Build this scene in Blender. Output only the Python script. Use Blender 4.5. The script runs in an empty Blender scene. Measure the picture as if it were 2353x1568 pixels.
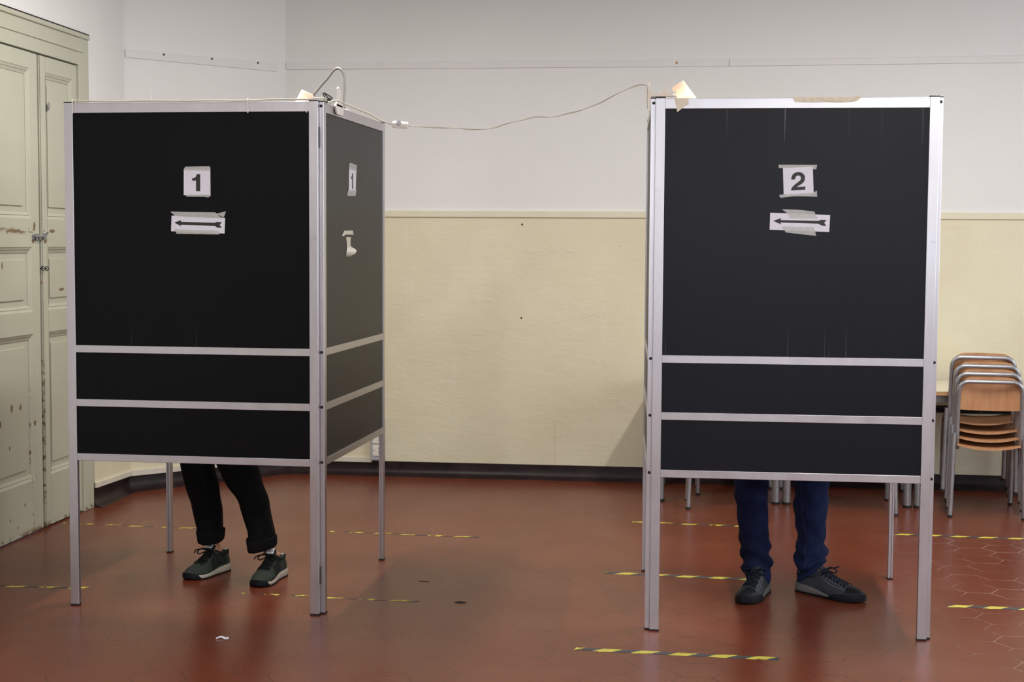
import bpy, bmesh, math, random
from mathutils import Vector, Matrix, noise as mnoise
random.seed(7)
S = bpy.context.scene
COL = S.collection
PI = math.pi

# ------------------------------------------------------------------ camera
cam_d = bpy.data.cameras.new('camera'); cam = bpy.data.objects.new('camera', cam_d)
COL.objects.link(cam)
RX, UY, BZ = (0.993306, 0.115349, 0.006206), (-0.013882, 0.065858, 0.997732), (0.114679, -0.991139, 0.067019)
cam.matrix_world = Matrix(((RX[0], UY[0], BZ[0], 0.0), (RX[1], UY[1], BZ[1], 0.0), (RX[2], UY[2], BZ[2], 1.4608), (0, 0, 0, 1)))
cam_d.sensor_width = 36.0; cam_d.lens = 51.472; cam_d.clip_start = 0.05
cam_d.dof.use_dof = True; cam_d.dof.focus_distance = 5.7; cam_d.dof.aperture_fstop = 7.1
S.camera = cam

# ------------------------------------------------------------------ colour management, world, daylight, ceiling tubes
S.view_settings.view_transform = 'Standard'; S.view_settings.look = 'None'
S.view_settings.gamma = 1.0; S.view_settings.use_curve_mapping = False
S.view_settings.exposure = 0.22
world = bpy.data.worlds.new('world'); S.world = world; world.use_nodes = True
world.node_tree.nodes['Background'].inputs['Color'].default_value = (0.72, 0.84, 1.0, 1)
world.node_tree.nodes['Background'].inputs['Strength'].default_value = 0.6
ROOM = dict(x0=-3.19, x1=4.3, y0=-2.6, y1=8.96, h=3.75)
FRONT_WIN = [(-0.75, 0.85, 1.15, 3.05), (1.35, 2.95, 1.15, 3.05)]            # x0,x1,z0,z1 in the wall behind the camera
SIDE_WIN = [(0.6, 2.2, 1.0, 2.9), (3.3, 4.9, 1.0, 2.9), (6.0, 7.6, 1.0, 2.9)]  # y0,y1,z0,z1 in the right wall
def area(name, loc, rot, sx, sy, power, col):
    d = bpy.data.lights.new(name, 'AREA'); d.shape = 'RECTANGLE'; d.size = sx; d.size_y = sy
    d.energy = power; d.color = col
    o = bpy.data.objects.new(name, d); COL.objects.link(o); o.location = loc; o.rotation_euler = rot
    return o
for (a, b, c, d) in FRONT_WIN:
    area('daylight', ((a+b)/2, ROOM['y0']-0.32, (c+d)/2), (PI/2, 0, 0), b-a, d-c, 45, (0.90, 0.94, 1.0))
for (a, b, c, d) in SIDE_WIN:
    area('daylight', (ROOM['x1']+0.32, (a+b)/2, (c+d)/2), (PI/2, 0, PI/2), b-a, d-c, 62, (0.86, 0.92, 1.0))
LAMPS = [(1.25, 6.3, 3.15), (1.25, 1.8, 3.15), (-1.7, 6.3, 3.15), (-1.7, 1.8, 3.15)]
for (x, y, z), pw in zip(LAMPS, (60, 62, 50, 62)):
    area('tube_light', (x, y, z-0.075), (0, 0, 0), 0.10, 1.3, pw, (1.0, 0.965, 0.93))

# ------------------------------------------------------------------ node helper
class NT:
    def __init__(s, name):
        s.mat = bpy.data.materials.new(name); s.mat.use_nodes = True
        s.t = s.mat.node_tree; s.bsdf = s.t.nodes['Principled BSDF']; s.out = s.t.nodes['Material Output']
        s._tc = None
    def n(s, typ, **kw):
        nd = s.t.nodes.new(typ)
        for k, v in kw.items(): setattr(nd, k, v)
        return nd
    def put(s, sock, v):
        if hasattr(v, 'links') or isinstance(v, bpy.types.NodeSocket): s.t.links.new(v, sock)
        elif isinstance(v, (tuple, list)) and sock.type == 'RGBA' and len(v) == 3: sock.default_value = (*v, 1)
        else: sock.default_value = v
    def obj(s):
        if s._tc is None: s._tc = s.n('ShaderNodeTexCoord')
        return s._tc.outputs['Object']
    def xyz(s, v=None):
        nd = s.n('ShaderNodeSeparateXYZ'); s.put(nd.inputs[0], v or s.obj()); return nd.outputs
    def m(s, op, a, b=None, c=None, clamp=False):
        nd = s.n('ShaderNodeMath', operation=op, use_clamp=clamp)
        s.put(nd.inputs[0], a)
        if b is not None: s.put(nd.inputs[1], b)
        if c is not None: s.put(nd.inputs[2], c)
        return nd.outputs[0]
    def v(s, op, a, b=None, out=0):
        nd = s.n('ShaderNodeVectorMath', operation=op); s.put(nd.inputs[0], a)
        if b is not None: s.put(nd.inputs[1], b)
        return nd.outputs[out]
    def noise(s, scale, detail=3, rough=.55, vec=None, col=False):
        nd = s.n('ShaderNodeTexNoise'); nd.inputs['Scale'].default_value = scale
        nd.inputs['Detail'].default_value = detail; nd.inputs['Roughness'].default_value = rough
        s.put(nd.inputs['Vector'], vec or s.obj()); return nd.outputs['Color' if col else 'Fac']
    def scale(s, x, y, z, vec=None):
        nd = s.n('ShaderNodeMapping'); nd.inputs['Scale'].default_value = (x, y, z)
        s.put(nd.inputs['Vector'], vec or s.obj()); return nd.outputs[0]
    def ramp(s, fac, lo, hi):
        nd = s.n('ShaderNodeMapRange'); nd.clamp = True
        s.put(nd.inputs[0], fac); nd.inputs[1].default_value = lo; nd.inputs[2].default_value = hi
        return nd.outputs[0]
    def mix(s, fac, a, b):
        nd = s.n('ShaderNodeMix', data_type='RGBA'); s.put(nd.inputs[0], fac)
        s.put(nd.inputs[6], a); s.put(nd.inputs[7], b); return nd.outputs[2]
    def bump(s, h, strength=.2, dist=.01):
        nd = s.n('ShaderNodeBump'); nd.inputs['Strength'].default_value = strength
        nd.inputs['Distance'].default_value = dist; s.put(nd.inputs['Height'], h)
        s.put(s.bsdf.inputs['Normal'], nd.outputs[0])
    def set(s, **kw):
        for k, v in kw.items(): s.put(s.bsdf.inputs[k.replace('_', ' ')], v)
        return s

def sr(*c):
    return tuple(((x/255/12.92) if x/255 <= .04045 else ((x/255+.055)/1.055)**2.4) for x in c)
def plain(name, col, rough=.6, metal=0, spec=.5, var=.06, bump=0, bs=200):
    t = NT(name); f = t.ramp(t.noise(9, 4), .3, .7)
    t.set(Base_Color=t.mix(f, tuple(c*(1-var) for c in col), tuple(min(1, c*(1+var)) for c in col)), Roughness=rough, Metallic=metal)
    t.bsdf.inputs['Specular IOR Level'].default_value = spec
    if bump: t.bump(t.noise(bs, 2), bump, .002)
    return t.mat

M = {}
# painted plaster: white above, cream below
t = NT('white_plaster')
f = t.ramp(t.noise(1.6, 4), .3, .7)
t.set(Base_Color=t.mix(f, (.73, .725, .70), (.76, .755, .73)), Roughness=.75)
t.bump(t.noise(28, 5, .6), .25, .004); M['white'] = t.mat
t = NT('cream_plaster')
f = t.ramp(t.noise(2.2, 5), .3, .7)
g = t.ramp(t.noise(1.0, 4, .7, t.scale(6, 6, 1.4)), .62, .8)
c = t.mix(f, (.66, .605, .435), (.71, .66, .485)); c = t.mix(t.m('MULTIPLY', g, .35), c, (.80, .76, .62))
o = t.xyz(); dx_ = t.m('ABSOLUTE', t.m('ADD', t.m('ADD', o[0], .767), t.m('MULTIPLY', t.m('SUBTRACT', t.noise(9, 2, .5, t.scale(0, 0, 1)), .5), .012)))
dr = t.m('MULTIPLY', t.m('MULTIPLY', t.m('LESS_THAN', dx_, .0016), t.m('LESS_THAN', o[2], .37)), t.ramp(t.noise(90, 3, .7), .48, .54)); c = t.mix(t.m('MULTIPLY', dr, .8), c, (.20, .13, .06))
t.set(Base_Color=c, Roughness=.55)
b = t.m('ADD', t.m('MULTIPLY', t.noise(5.5, 6, .62, t.scale(1, 1, 2.2)), 1.0), t.m('MULTIPLY', t.ramp(t.noise(3.2, 6, .75, t.scale(1, 1, 3.0)), .60, .66), .45))
t.bump(b, .30, .012); M['cream'] = t.mat
M['moulding'] = plain('cream_moulding_paint', (.70, .645, .49), .55, var=.03)
M['rail_white'] = plain('white_rail_paint', (.715, .70, .685), .6, var=.02)
M['dado_trim'] = plain('pale_trim_paint', (.66, .62, .52), .5)
t = NT('dark_skirting_paint')
f = t.ramp(t.noise(7, 6, .7), .35, .75)
t.set(Base_Color=t.mix(f, (.009, .004, .004), (.030, .017, .018)), Roughness=.4); t.bsdf.inputs['Specular IOR Level'].default_value = .22; t.bump(t.noise(20, 4), .3, .004); M['skirt'] = t.mat
M['ceiling'] = plain('ceiling_paint', (.62, .60, .58), .9)

# hexagonal painted terracotta floor
t = NT('hexagonal_tile_floor')
o = t.xyz()
sc = 1/.172
cb = t.n('ShaderNodeCombineXYZ')
wob = t.noise(3, 2)
t.put(cb.inputs[0], t.m('MULTIPLY', t.m('ADD', o[1], 40.0), sc)); t.put(cb.inputs[1], t.m('MULTIPLY', t.m('ADD', o[0], 40.0), sc))
P_ = cb.outputs[0]
R3 = 3**.5
def modv(vec):
    md = t.n('ShaderNodeVectorMath', operation='MODULO'); t.put(md.inputs[0], vec); md.inputs[1].default_value = (1, R3, 1)
    return t.v('SUBTRACT', md.outputs[0], (.5, R3/2, 0))
a_ = modv(P_); b_ = modv(t.v('ADD', P_, (.5, R3/2, 0)))
la = t.v('DOT_PRODUCT', a_, a_, out=1); lb = t.v('DOT_PRODUCT', b_, b_, out=1)
cond = t.m('LESS_THAN', la, lb)
gm = t.n('ShaderNodeMix', data_type='VECTOR'); t.put(gm.inputs[0], cond); t.put(gm.inputs[4], b_); t.put(gm.inputs[5], a_)
g_ = gm.outputs[1]
ab = t.v('ABSOLUTE', g_); q = t.xyz(ab)
dd = t.m('MAXIMUM', q[0], t.v('DOT_PRODUCT', ab, (.5, R3/2, 0), out=1))
edge = t.m('SUBTRACT', .5, dd)
line = t.m('SUBTRACT', 1.0, t.ramp(edge, .006, .018))
cell = t.v('SUBTRACT', P_, g_)
wn = t.n('ShaderNodeTexWhiteNoise'); t.put(wn.inputs[0], t.v('MULTIPLY', cell, (1.37, 2.11, 1))) ; cellr = wn.outputs[0]
big = t.noise(.55, 4, .6)
base = t.mix(t.ramp(big, .3, .7), (.124, .0255, .0108), (.150, .034, .0150))
base = t.mix(t.m('MULTIPLY', t.ramp(cellr, 0, 1), .10), base, (.10, .024, .012))
base = t.mix(t.m('MULTIPLY', t.ramp(t.noise(2.2, 4, .55), .45, .8), .16), base, (.27, .12, .08))
vis = t.ramp(t.noise(4.2, 3, .6), .43, .56)
right = t.ramp(t.m('ADD', o[0], t.m('MULTIPLY', t.noise(1.3, 2), .5)), 1.15, 1.45)
near = t.ramp(o[1], 7.9, 7.2)
lightline = t.m('MULTIPLY', t.m('MULTIPLY', line, right), t.m('MULTIPLY', t.ramp(t.noise(5, 3, .6), .42, .56), near))
darkline = t.m('MULTIPLY', t.m('MULTIPLY', line, t.m('SUBTRACT', 1.0, right)), vis)
base = t.mix(t.m('MULTIPLY', darkline, .72), base, (.035, .014, .010))
base = t.mix(t.m('MULTIPLY', lightline, .55), base, (.42, .36, .31))
rg = t.m('ADD', .25, t.m('MULTIPLY', t.noise(3, 3, .5), .06))
t.set(Base_Color=base, Roughness=rg)
t.bsdf.inputs['Specular IOR Level'].default_value = .25
h = t.m('ADD', t.m('MULTIPLY', t.m('MULTIPLY', line, t.m('MAXIMUM', vis, right)), -.6), t.m('ADD', t.m('MULTIPLY', cellr, .25), t.m('MULTIPLY', t.noise(2.5, 3), .8)))
t.bump(h, .10, .006)
M['floor'] = t.mat

# door paint with chips
t = NT('chipped_cream_door_paint')
o = list(t.xyz()); o[1] = t.m('ADD', o[1], 7.0)
base = t.mix(t.ramp(t.noise(1.8, 4), .3, .7), (.43, .43, .335), (.485, .48, .375))
chip = None
band = t.m('SUBTRACT', 1.0, t.ramp(t.m('ABSOLUTE', t.m('SUBTRACT', o[2], 1.502)), .006, .020))
band = t.m('MULTIPLY', band, t.ramp(o[1], 6.955, 6.93))
band = t.m('MULTIPLY', band, t.ramp(t.noise(60, 4, .7, t.scale(1, .35, 1)), .49, .52))
chip = band
gapb = t.m('SUBTRACT', 1.0, t.ramp(t.m('ABSOLUTE', t.m('SUBTRACT', o[1], 7.025)), .005, .016))
gapb = t.m('MULTIPLY', gapb, t.m('MULTIPLY', t.ramp(o[2], 1.0, .75), t.ramp(t.noise(26, 4, .7), .53, .56)))
chip = t.m('MAXIMUM', chip, gapb)
gap2 = t.m('SUBTRACT', 1.0, t.ramp(t.m('ABSOLUTE', t.m('SUBTRACT', o[1], 6.895)), .004, .016))
gap2 = t.m('MULTIPLY', gap2, t.m('MULTIPLY', t.ramp(o[2], .85, .6), t.ramp(t.noise(33, 4, .7), .58, .61)))
chip = t.m('MAXIMUM', chip, gap2)
bot = t.m('MULTIPLY', t.ramp(o[2], .035, .012), t.ramp(t.noise(18, 4, .7), .5, .55)); chip = t.m('MAXIMUM', chip, bot)
spots = t.m('MULTIPLY', t.ramp(t.noise(9, 5, .75), .715, .735), t.ramp(o[2], 1.55, 1.3)); chip = t.m('MAXIMUM', chip, spots)
for (cy, cz, ry, rz) in [(6.693, .647, .013, .019), (6.786, .643, .013, .015), (6.614, 1.347, .0, .0), (6.572, .584, .010, .016), (6.663, .457, .008, .010), (6.953, 1.528, .012, .022),
                         (6.935, 1.453, .016, .010), (7.076, 1.455, .022, .014), (7.06, 1.505, .012, .006), (7.282, 1.205, .03, .008), (6.618, 1.335, .008, .018), (7.02, .566, .012, .03), (7.02, .66, .010, .02), (6.93, .55, .009, .014), (7.16, 1.505, .03, .009), (6.72, .06, .006, .008), (6.64, .11, .006, .010), (6.80, .16, .006, .010)]:
    if ry == 0: continue
    dy = t.m('DIVIDE', t.m('SUBTRACT', o[1], cy), ry); dz = t.m('DIVIDE', t.m('SUBTRACT', o[2], cz), rz)
    d2 = t.m('ADD', t.m('ADD', t.m('MULTIPLY', dy, dy), t.m('MULTIPLY', dz, dz)), t.m('MULTIPLY', t.m('SUBTRACT', t.noise(60, 3), .5), 2.2))
    chip = t.m('MAXIMUM', chip, t.ramp(d2, 1.05, .9))
base = t.mix(chip, base, t.mix(t.noise(50, 3), (.10, .06, .03), (.24, .155, .08)))
t.set(Base_Color=base, Roughness=.42); t.bump(t.m('SUBTRACT', t.m('MULTIPLY', t.noise(30, 3, .6, t.scale(1, 1, .3)), .5), t.m('MULTIPLY', chip, 1.0)), .3, .002)
M['door'] = t.mat

# aluminium
t = NT('brushed_aluminium')
f = t.ramp(t.noise(10, 5, .7, t.scale(1, 1, .25)), .35, .75)
sm = t.ramp(t.noise(22, 5, .7), .66, .74)
c = t.mix(f, (.51, .495, .52), (.59, .575, .60)); c = t.mix(t.m('MULTIPLY', sm, .45), c, (.34, .33, .34))
t.set(Base_Color=c, Metallic=.92, Roughness=t.m('ADD', .30, t.m('MULTIPLY', f, .12)))
t.bump(t.noise(300, 2, .5, t.scale(1, 1, .02)), .05, .001); M['alu'] = t.mat
t = NT('dirty_steel_tube'); f = t.ramp(t.noise(30, 4), .3, .7)
t.set(Base_Color=t.mix(f, (.33, .34, .36), (.42, .43, .45)), Metallic=.75, Roughness=.33); M['steel'] = t.mat
M['desk_steel'] = plain('grey_painted_steel', (.27, .27, .285), .4, .35)
M['black'] = plain('black_plastic', (.012, .012, .013), .45)
M['screw'] = plain('black_screw_steel', (.02, .02, .02), .3, .6)

def panel_mat(name, base, rough, streaks, spec=.5):
    t = NT(name); o = t.xyz()
    c = t.mix(t.ramp(t.noise(2.5, 4), .3, .7), base, tuple(x*1.18 for x in base))
    mask = None
    for (x0, zt, zb, s, w) in streaks:
        a = t.m('LESS_THAN', t.m('ABSOLUTE', t.m('SUBTRACT', o[0], x0)), w)
        a = t.m('MULTIPLY', a, t.m('MULTIPLY', t.ramp(o[2], min(zt, zb) if zb < zt else zb, max(zt, zb)) if zb < zt else t.ramp(o[2], zb, zt), s))
        a = t.m('MULTIPLY', a, t.m('LESS_THAN', o[2], max(zt, zb)))
        a = t.m('MULTIPLY', a, t.m('GREATER_THAN', o[2], min(zt, zb)))
        mask = a if mask is None else t.m('MAXIMUM', mask, a)
    if mask is not None: c = t.mix(mask, c, (.32, .33, .36))
    t.set(Base_Color=c, Roughness=rough); t.bsdf.inputs['Specular IOR Level'].default_value = spec
    t.bump(t.noise(500, 2), .08, .0006)
    return t.mat
M['panel2'] = panel_mat('worn_laminate_window_sheen', (.0075, .0085, .0125), .34,
    [(.4537, 1.966, 1.82, .75, .0011), (.6845, 1.966, 1.83, .12, .001), (.8018, 1.966, 1.78, .10, .001), (.946, 1.958, 1.80, .35, .0011), (.2434, 1.966, 1.845, .30, .001),
     (.479, 1.047, 1.168, .22, .001), (.612, 1.047, 1.16, .14, .0011), (.629, 1.047, 1.12, .10, .001), (.69, 1.047, 1.178, .26, .001), (.03, 1.047, 1.13, .18, .001)], .17)  # same black laminate, base lightened and blued for the windows it reflects
M['panel1'] = panel_mat('black_laminate', (.0028, .0031, .0040), .34, [(.248, 1.047, 1.13, .10, .001), (.514, 1.047, 1.145, .12, .001)], .11)  # darker copy of that laminate, toned for the dark room it reflects
M['panel_side'] = panel_mat('plain_laminate_wall_sheen', (.0085, .0085, .0082), .45, [], .42)  # same laminate again, lighter base paints in the reflected cream wall
# paper and tape
t = NT('white_paper'); f = t.noise(14, 4); t.set(Base_Color=t.mix(f, (.73, .72, .80), (.78, .77, .85)), Roughness=.7); t.bump(t.noise(18, 3), .15, .002); M['paper'] = t.mat
M['ink'] = plain('black_print', (.014, .013, .014), .5)
def tape_mat(name, col, al):
    t = NT(name); f = t.noise(45, 4, .7)
    t.set(Base_Color=t.mix(f, tuple(c*.8 for c in col), col), Roughness=.38, Alpha=t.m('ADD', al, t.m('MULTIPLY', f, .18)))
    t.bump(t.noise(60, 3), .4, .0015); return t.mat
M['tape'] = tape_mat('grey_adhesive_tape', (.80, .81, .78), .38)
M['tape_old'] = tape_mat('yellowed_adhesive_tape', (.93, .82, .64), .74)
M['masking'] = tape_mat('pale_masking_tape', (.70, .67, .58), .95)
def hazard(name, wear):
    t = NT(name); o = t.xyz()
    s = t.m('FRACT', t.m('DIVIDE', t.m('ADD', t.m('SUBTRACT', o[0], o[1]), 20.0), .136))
    yel = t.m('LESS_THAN', s, .52)
    n1 = t.noise(16, 5, .68, t.scale(1, 1.6, 1)); n2 = t.noise(5, 3, .6)
    w = t.m('ADD', t.m('MULTIPLY', n1, .7), t.m('MULTIPLY', n2, .3))
    edgew = t.ramp(t.m('ABSOLUTE', o[1]), .010, .023)
    w = t.m('SUBTRACT', w, t.m('MULTIPLY', edgew, .10 + wear*.12))
    thr = .335 + wear*.315
    a = t.m('GREATER_THAN', t.m('ADD', w, t.m('MULTIPLY', yel, .05*wear)), thr)
    c = t.mix(yel, t.mix(t.noise(40, 3), (.028, .028, .034), (.07, .07, .08)), t.mix(t.noise(40, 3), (.48, .42, .045), (.60, .53, .08)))
    t.set(Base_Color=c, Roughness=.5, Alpha=a); return t.mat
# wood, laminate
t = NT('beech_plywood'); g = t.noise(5, 5, .6, t.scale(6, 6, .7))
t.set(Base_Color=t.mix(t.ramp(g, .35, .65), (.46, .225, .105), (.56, .30, .15)), Roughness=.4); M['wood'] = t.mat
M['ply_edge'] = plain('beech_edge', (.50, .29, .14), .5)
M['desktop'] = plain('pale_desk_laminate', (.72, .66, .50), .4, var=.02)
M['wire'] = plain('dark_wire', (.03, .03, .032), .4, .5)
M['plastic'] = plain('white_plastic', (.74, .72, .66), .4, var=.03)
M['cream_plastic'] = plain('cream_plastic', (.76, .66, .54), .4, var=.03)
M['cable'] = plain('cream_cable', (.60, .57, .48), .5)
M['socket_grey'] = plain('grey_socket_plastic', (.42, .42, .46), .4)
M['goose'] = plain('grey_gooseneck', (.36, .35, .32), .4, .3)
t = NT('lit_white_shade'); t.set(Base_Color=(.80, .72, .63), Roughness=.5); t.bsdf.inputs['Subsurface Weight'].default_value = .0
tr = t.n('ShaderNodeBsdfTranslucent'); tr.inputs[0].default_value = (.92, .82, .74, 1)
mx = t.n('ShaderNodeMixShader'); mx.inputs[0].default_value = .45
t.t.links.new(t.bsdf.outputs[0], mx.inputs[1]); t.t.links.new(tr.outputs[0], mx.inputs[2]); t.t.links.new(mx.outputs[0], t.out.inputs[0]); M['shade'] = t.mat
def emis(name, col, st):
    t = NT(name); t.set(Base_Color=col, Roughness=.4); t.bsdf.inputs['Emission Color'].default_value = (*col, 1); t.bsdf.inputs['Emission Strength'].default_value = st; return t.mat
M['bulb'] = emis('glowing_bulb', (1, .84, .72), 17)
M['tube'] = emis('fluorescent_tube', (1, .94, .86), 3)
# cloth, skin, shoes
def cloth(name, lo, hi, scale=6, rough=.9, bump=.3, sheen=0):
    t = NT(name); f = t.ramp(t.noise(scale, 5, .6, t.scale(1, 1, .6)), .35, .7)
    t.set(Base_Color=t.mix(f, lo, hi), Roughness=rough); t.bsdf.inputs['Specular IOR Level'].default_value = .15
    t.bump(t.noise(420, 2), bump, .0012); return t.mat
M['trouser'] = cloth('black_cotton', (.0035, .0035, .004), (.006, .006, .0065))
M['denim'] = cloth('dark_blue_denim', (.0045, .0065, .018), (.018, .030, .105), 4)
M['stitch'] = plain('denim_stitching', (.03, .042, .10), .8)
M['shirt_grey'] = cloth('grey_cotton', (.12, .12, .13), (.16, .16, .17)); M['shirt_blue'] = cloth('blue_cotton', (.06, .09, .16), (.08, .12, .21))
M['hair'] = plain('dark_brown_hair', (.03, .018, .011), .5, bump=.6, bs=160)
t = NT('skin'); t.set(Base_Color=t.mix(t.noise(20, 3), (.34, .165, .10), (.40, .205, .13)), Roughness=.5); M['skin'] = t.mat
M['lip'] = plain('lips', (.42, .15, .11), .45); M['eye'] = plain('eye', (.75, .73, .70), .2); M['iris'] = plain('iris', (.05, .03, .02), .2)
M['suede'] = cloth('dark_green_suede', (.030, .038, .030), (.045, .055, .043), 30, .9, .4)
M['mesh_cloth'] = cloth('dark_green_mesh', (.011, .014, .013), (.020, .024, .021), 60, .9, .5)
M['leather'] = cloth('dark_grey_leather', (.030, .034, .043), (.045, .050, .062), 25, .6, .3)
M['rubber'] = plain('black_rubber', (.006, .007, .010), .5, spec=.18)
M['midsole'] = plain('off_white_foam', (.44, .40, .33), .6)
M['midsole_grey'] = plain('grey_foam', (.115, .11, .115), .6)
M['lace'] = plain('black_laces', (.006, .007, .008), .8, spec=.1); M['lace_navy'] = plain('navy_laces', (.007, .010, .020), .8, spec=.12)
M['white_label'] = plain('white_label', (.62, .60, .64), .6)
# glass
t = NT('window_glass'); tp = t.n('ShaderNodeBsdfTransparent'); gl = t.n('ShaderNodeBsdfGlossy'); gl.inputs['Roughness'].default_value = .02
mx = t.n('ShaderNodeMixShader'); mx.inputs[0].default_value = .06
t.t.links.new(tp.outputs[0], mx.inputs[1]); t.t.links.new(gl.outputs[0], mx.inputs[2]); t.t.links.new(mx.outputs[0], t.out.inputs[0]); M['glass'] = t.mat

# ------------------------------------------------------------------ mesh helpers (all shapes are given in room coordinates)
WM = {}
def thing(name, label, cat, loc=(0, 0, 0), rz=0, group=None):
    o = bpy.data.objects.new(name, None); COL.objects.link(o); o.empty_display_size = .05
    o.location = loc; o.rotation_euler = (0, 0, rz)
    WM[o.name] = Matrix.Translation(Vector(loc)) @ Matrix.Rotation(rz, 4, 'Z')
    tag(o, label, cat, group); return o
def tag(o, label, cat, group=None, kind=None):
    o['label'] = label; o['category'] = cat
    if group: o['group'] = group
    if kind: o['kind'] = kind
    return o
def obj(name, bm, mat, parent=None, loc=None, smooth=False, local=False, rz=0):
    """mesh object; shapes in room coordinates unless local=True (then already in the parent's frame)"""
    if parent is not None:
        w = WM[parent.name]
        if not local: bmesh.ops.transform(bm, matrix=w.inverted(), verts=bm.verts)
    else:
        w = Matrix.Translation(Vector(loc or (0, 0, 0))) @ Matrix.Rotation(rz, 4, 'Z')
        if not local: bmesh.ops.transform(bm, matrix=w.inverted(), verts=bm.verts)
    bmesh.ops.recalc_face_normals(bm, faces=bm.faces)
    me = bpy.data.meshes.new(name); bm.to_mesh(me); bm.free()
    if isinstance(mat, (list, tuple)):
        for m_ in mat: me.materials.append(m_)
    else: me.materials.append(mat)
    if smooth:
        for p in me.polygons: p.use_smooth = True
        if smooth == 'auto':
            try: me.set_sharp_from_angle(angle=math.radians(38))
            except Exception: pass
    o = bpy.data.objects.new(name, me); COL.objects.link(o)
    if parent is not None: o.parent = parent
    else: o.location = loc or (0, 0, 0); o.rotation_euler = (0, 0, rz)
    WM[o.name] = w
    return o
def struct(name, bm, mat, **k):
    o = obj(name, bm, mat, **k); o['kind'] = 'structure'; return o
def bx(bm, x0, x1, y0, y1, z0, z1, bev=0, mi=0, mat4=None):
    vs = [bm.verts.new((x, y, z)) for x in (x0, x1) for y in (y0, y1) for z in (z0, z1)]
    fs = [bm.faces.new([vs[i] for i in f]) for f in ((0, 1, 3, 2), (4, 6, 7, 5), (0, 4, 5, 1), (2, 3, 7, 6), (0, 2, 6, 4), (1, 5, 7, 3))]
    for f in fs: f.material_index = mi
    if bev:
        es = list({e for f in fs for e in f.edges})
        r = bmesh.ops.bevel(bm, geom=es, offset=bev, segments=2, affect='EDGES', profile=.5)
        vs = list({v for f in r['faces'] for v in f.verts} | {v for v in vs if v.is_valid})
    if mat4 is not None: bmesh.ops.transform(bm, matrix=mat4, verts=vs)
    return vs
def box(*a, **k):
    bm = bmesh.new(); bx(bm, *a, **k); return bm
def prism(bm, pts3a, pts3b, mi=0):
    a = [bm.verts.new(p) for p in pts3a]; b = [bm.verts.new(p) for p in pts3b]; n = len(a)
    fs = [bm.faces.new(a), bm.faces.new(b[::-1])] + [bm.faces.new((a[i], a[(i+1) % n], b[(i+1) % n], b[i])) for i in range(n)]
    for f in fs: f.material_index = mi
    return a+b
def smooth_path(pts, sub=6):
    P = [Vector(p) for p in pts]; out = []
    for i in range(len(P)-1):
        p0 = P[max(i-1, 0)]; p1 = P[i]; p2 = P[i+1]; p3 = P[min(i+2, len(P)-1)]
        for k in range(sub):
            s = k/sub
            out.append(.5*((2*p1)+(-p0+p2)*s+(2*p0-5*p1+4*p2-p3)*s*s+(-p0+3*p1-3*p2+p3)*s**3))
    out.append(P[-1]); return out
def tube(bm, pts, r, seg=10, caps=True, flat=1.0, mi=0):
    P = [Vector(p) for p in pts]; n = len(P); rings = []
    up = None
    for i, p in enumerate(P):
        d = (P[min(i+1, n-1)]-P[max(i-1, 0)]).normalized()
        if up is None:
            up = Vector((0, 0, 1)) if abs(d.z) < .9 else Vector((0, 1, 0))
        s = d.cross(up)
        if s.length < 1e-4: s = d.cross(Vector((1, 0, 0)))
        s.normalize(); up2 = s.cross(d).normalized(); up = up2
        rr = r[i] if isinstance(r, (list, tuple)) else r
        rings.append([bm.verts.new(p+s*rr*math.cos(2*PI*k/seg)+up2*rr*flat*math.sin(2*PI*k/seg)) for k in range(seg)])
    fs = []
    for a, b in zip(rings, rings[1:]):
        for k in range(seg): fs.append(bm.faces.new((a[k], a[(k+1) % seg], b[(k+1) % seg], b[k])))
    if caps: fs.append(bm.faces.new(rings[0][::-1])); fs.append(bm.faces.new(rings[-1]))
    for f in fs: f.material_index = mi
    return rings
def loft(bm, rings, caps=True, mi=0):
    R = [[bm.verts.new(p) for p in r] for r in rings]; n = len(R[0]); fs = []
    for a, b in zip(R, R[1:]):
        for k in range(n): fs.append(bm.faces.new((a[k], a[(k+1) % n], b[(k+1) % n], b[k])))
    if caps: fs += [bm.faces.new(R[0][::-1]), bm.faces.new(R[-1])]
    for f in fs: f.material_index = mi
    return R
def cyl(bm, c, axis, r, h, seg=20, r2=None, mi=0):
    c = Vector(c); a = Vector(axis).normalized()
    return tube(bm, [c, c+a*h], [r, r2 if r2 is not None else r], seg, mi=mi)
def ball(bm, c, rx, ry=None, rz=None, u=16, v=10, mi=0):
    r = bmesh.ops.create_uvsphere(bm, u_segments=u, v_segments=v, radius=1, matrix=Matrix.Translation(Vector(c)) @ Matrix.Diagonal((rx, ry or rx, rz or rx, 1)))
    for vv in r['verts']:
        for f in vv.link_faces: f.material_index = mi
    return r['verts']
def lerpk(keys, x):
    if x <= keys[0][0]: return keys[0][1]
    for (a, va), (b, vb) in zip(keys, keys[1:]):
        if x <= b:
            s = (x-a)/(b-a); return va+(vb-va)*s
    return keys[-1][1]
def smoothk(keys, x):
    n = len(keys)
    if x <= keys[0][0]: return keys[0][1]
    if x >= keys[-1][0]: return keys[-1][1]
    for i in range(n-1):
        if x <= keys[i+1][0]:
            x0, y0 = keys[i]; x1, y1 = keys[i+1]; h_ = x1-x0; s = (x-x0)/h_
            m0 = (y1-keys[i-1][1])/(x1-keys[i-1][0]) if i > 0 else (y1-y0)/h_
            m1 = (keys[i+2][1]-y0)/(keys[i+2][0]-x0) if i+2 < n else (y1-y0)/h_
            return (2*s**3-3*s*s+1)*y0+(s**3-2*s*s+s)*h_*m0+(-2*s**3+3*s*s)*y1+(s**3-s*s)*h_*m1
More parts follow.
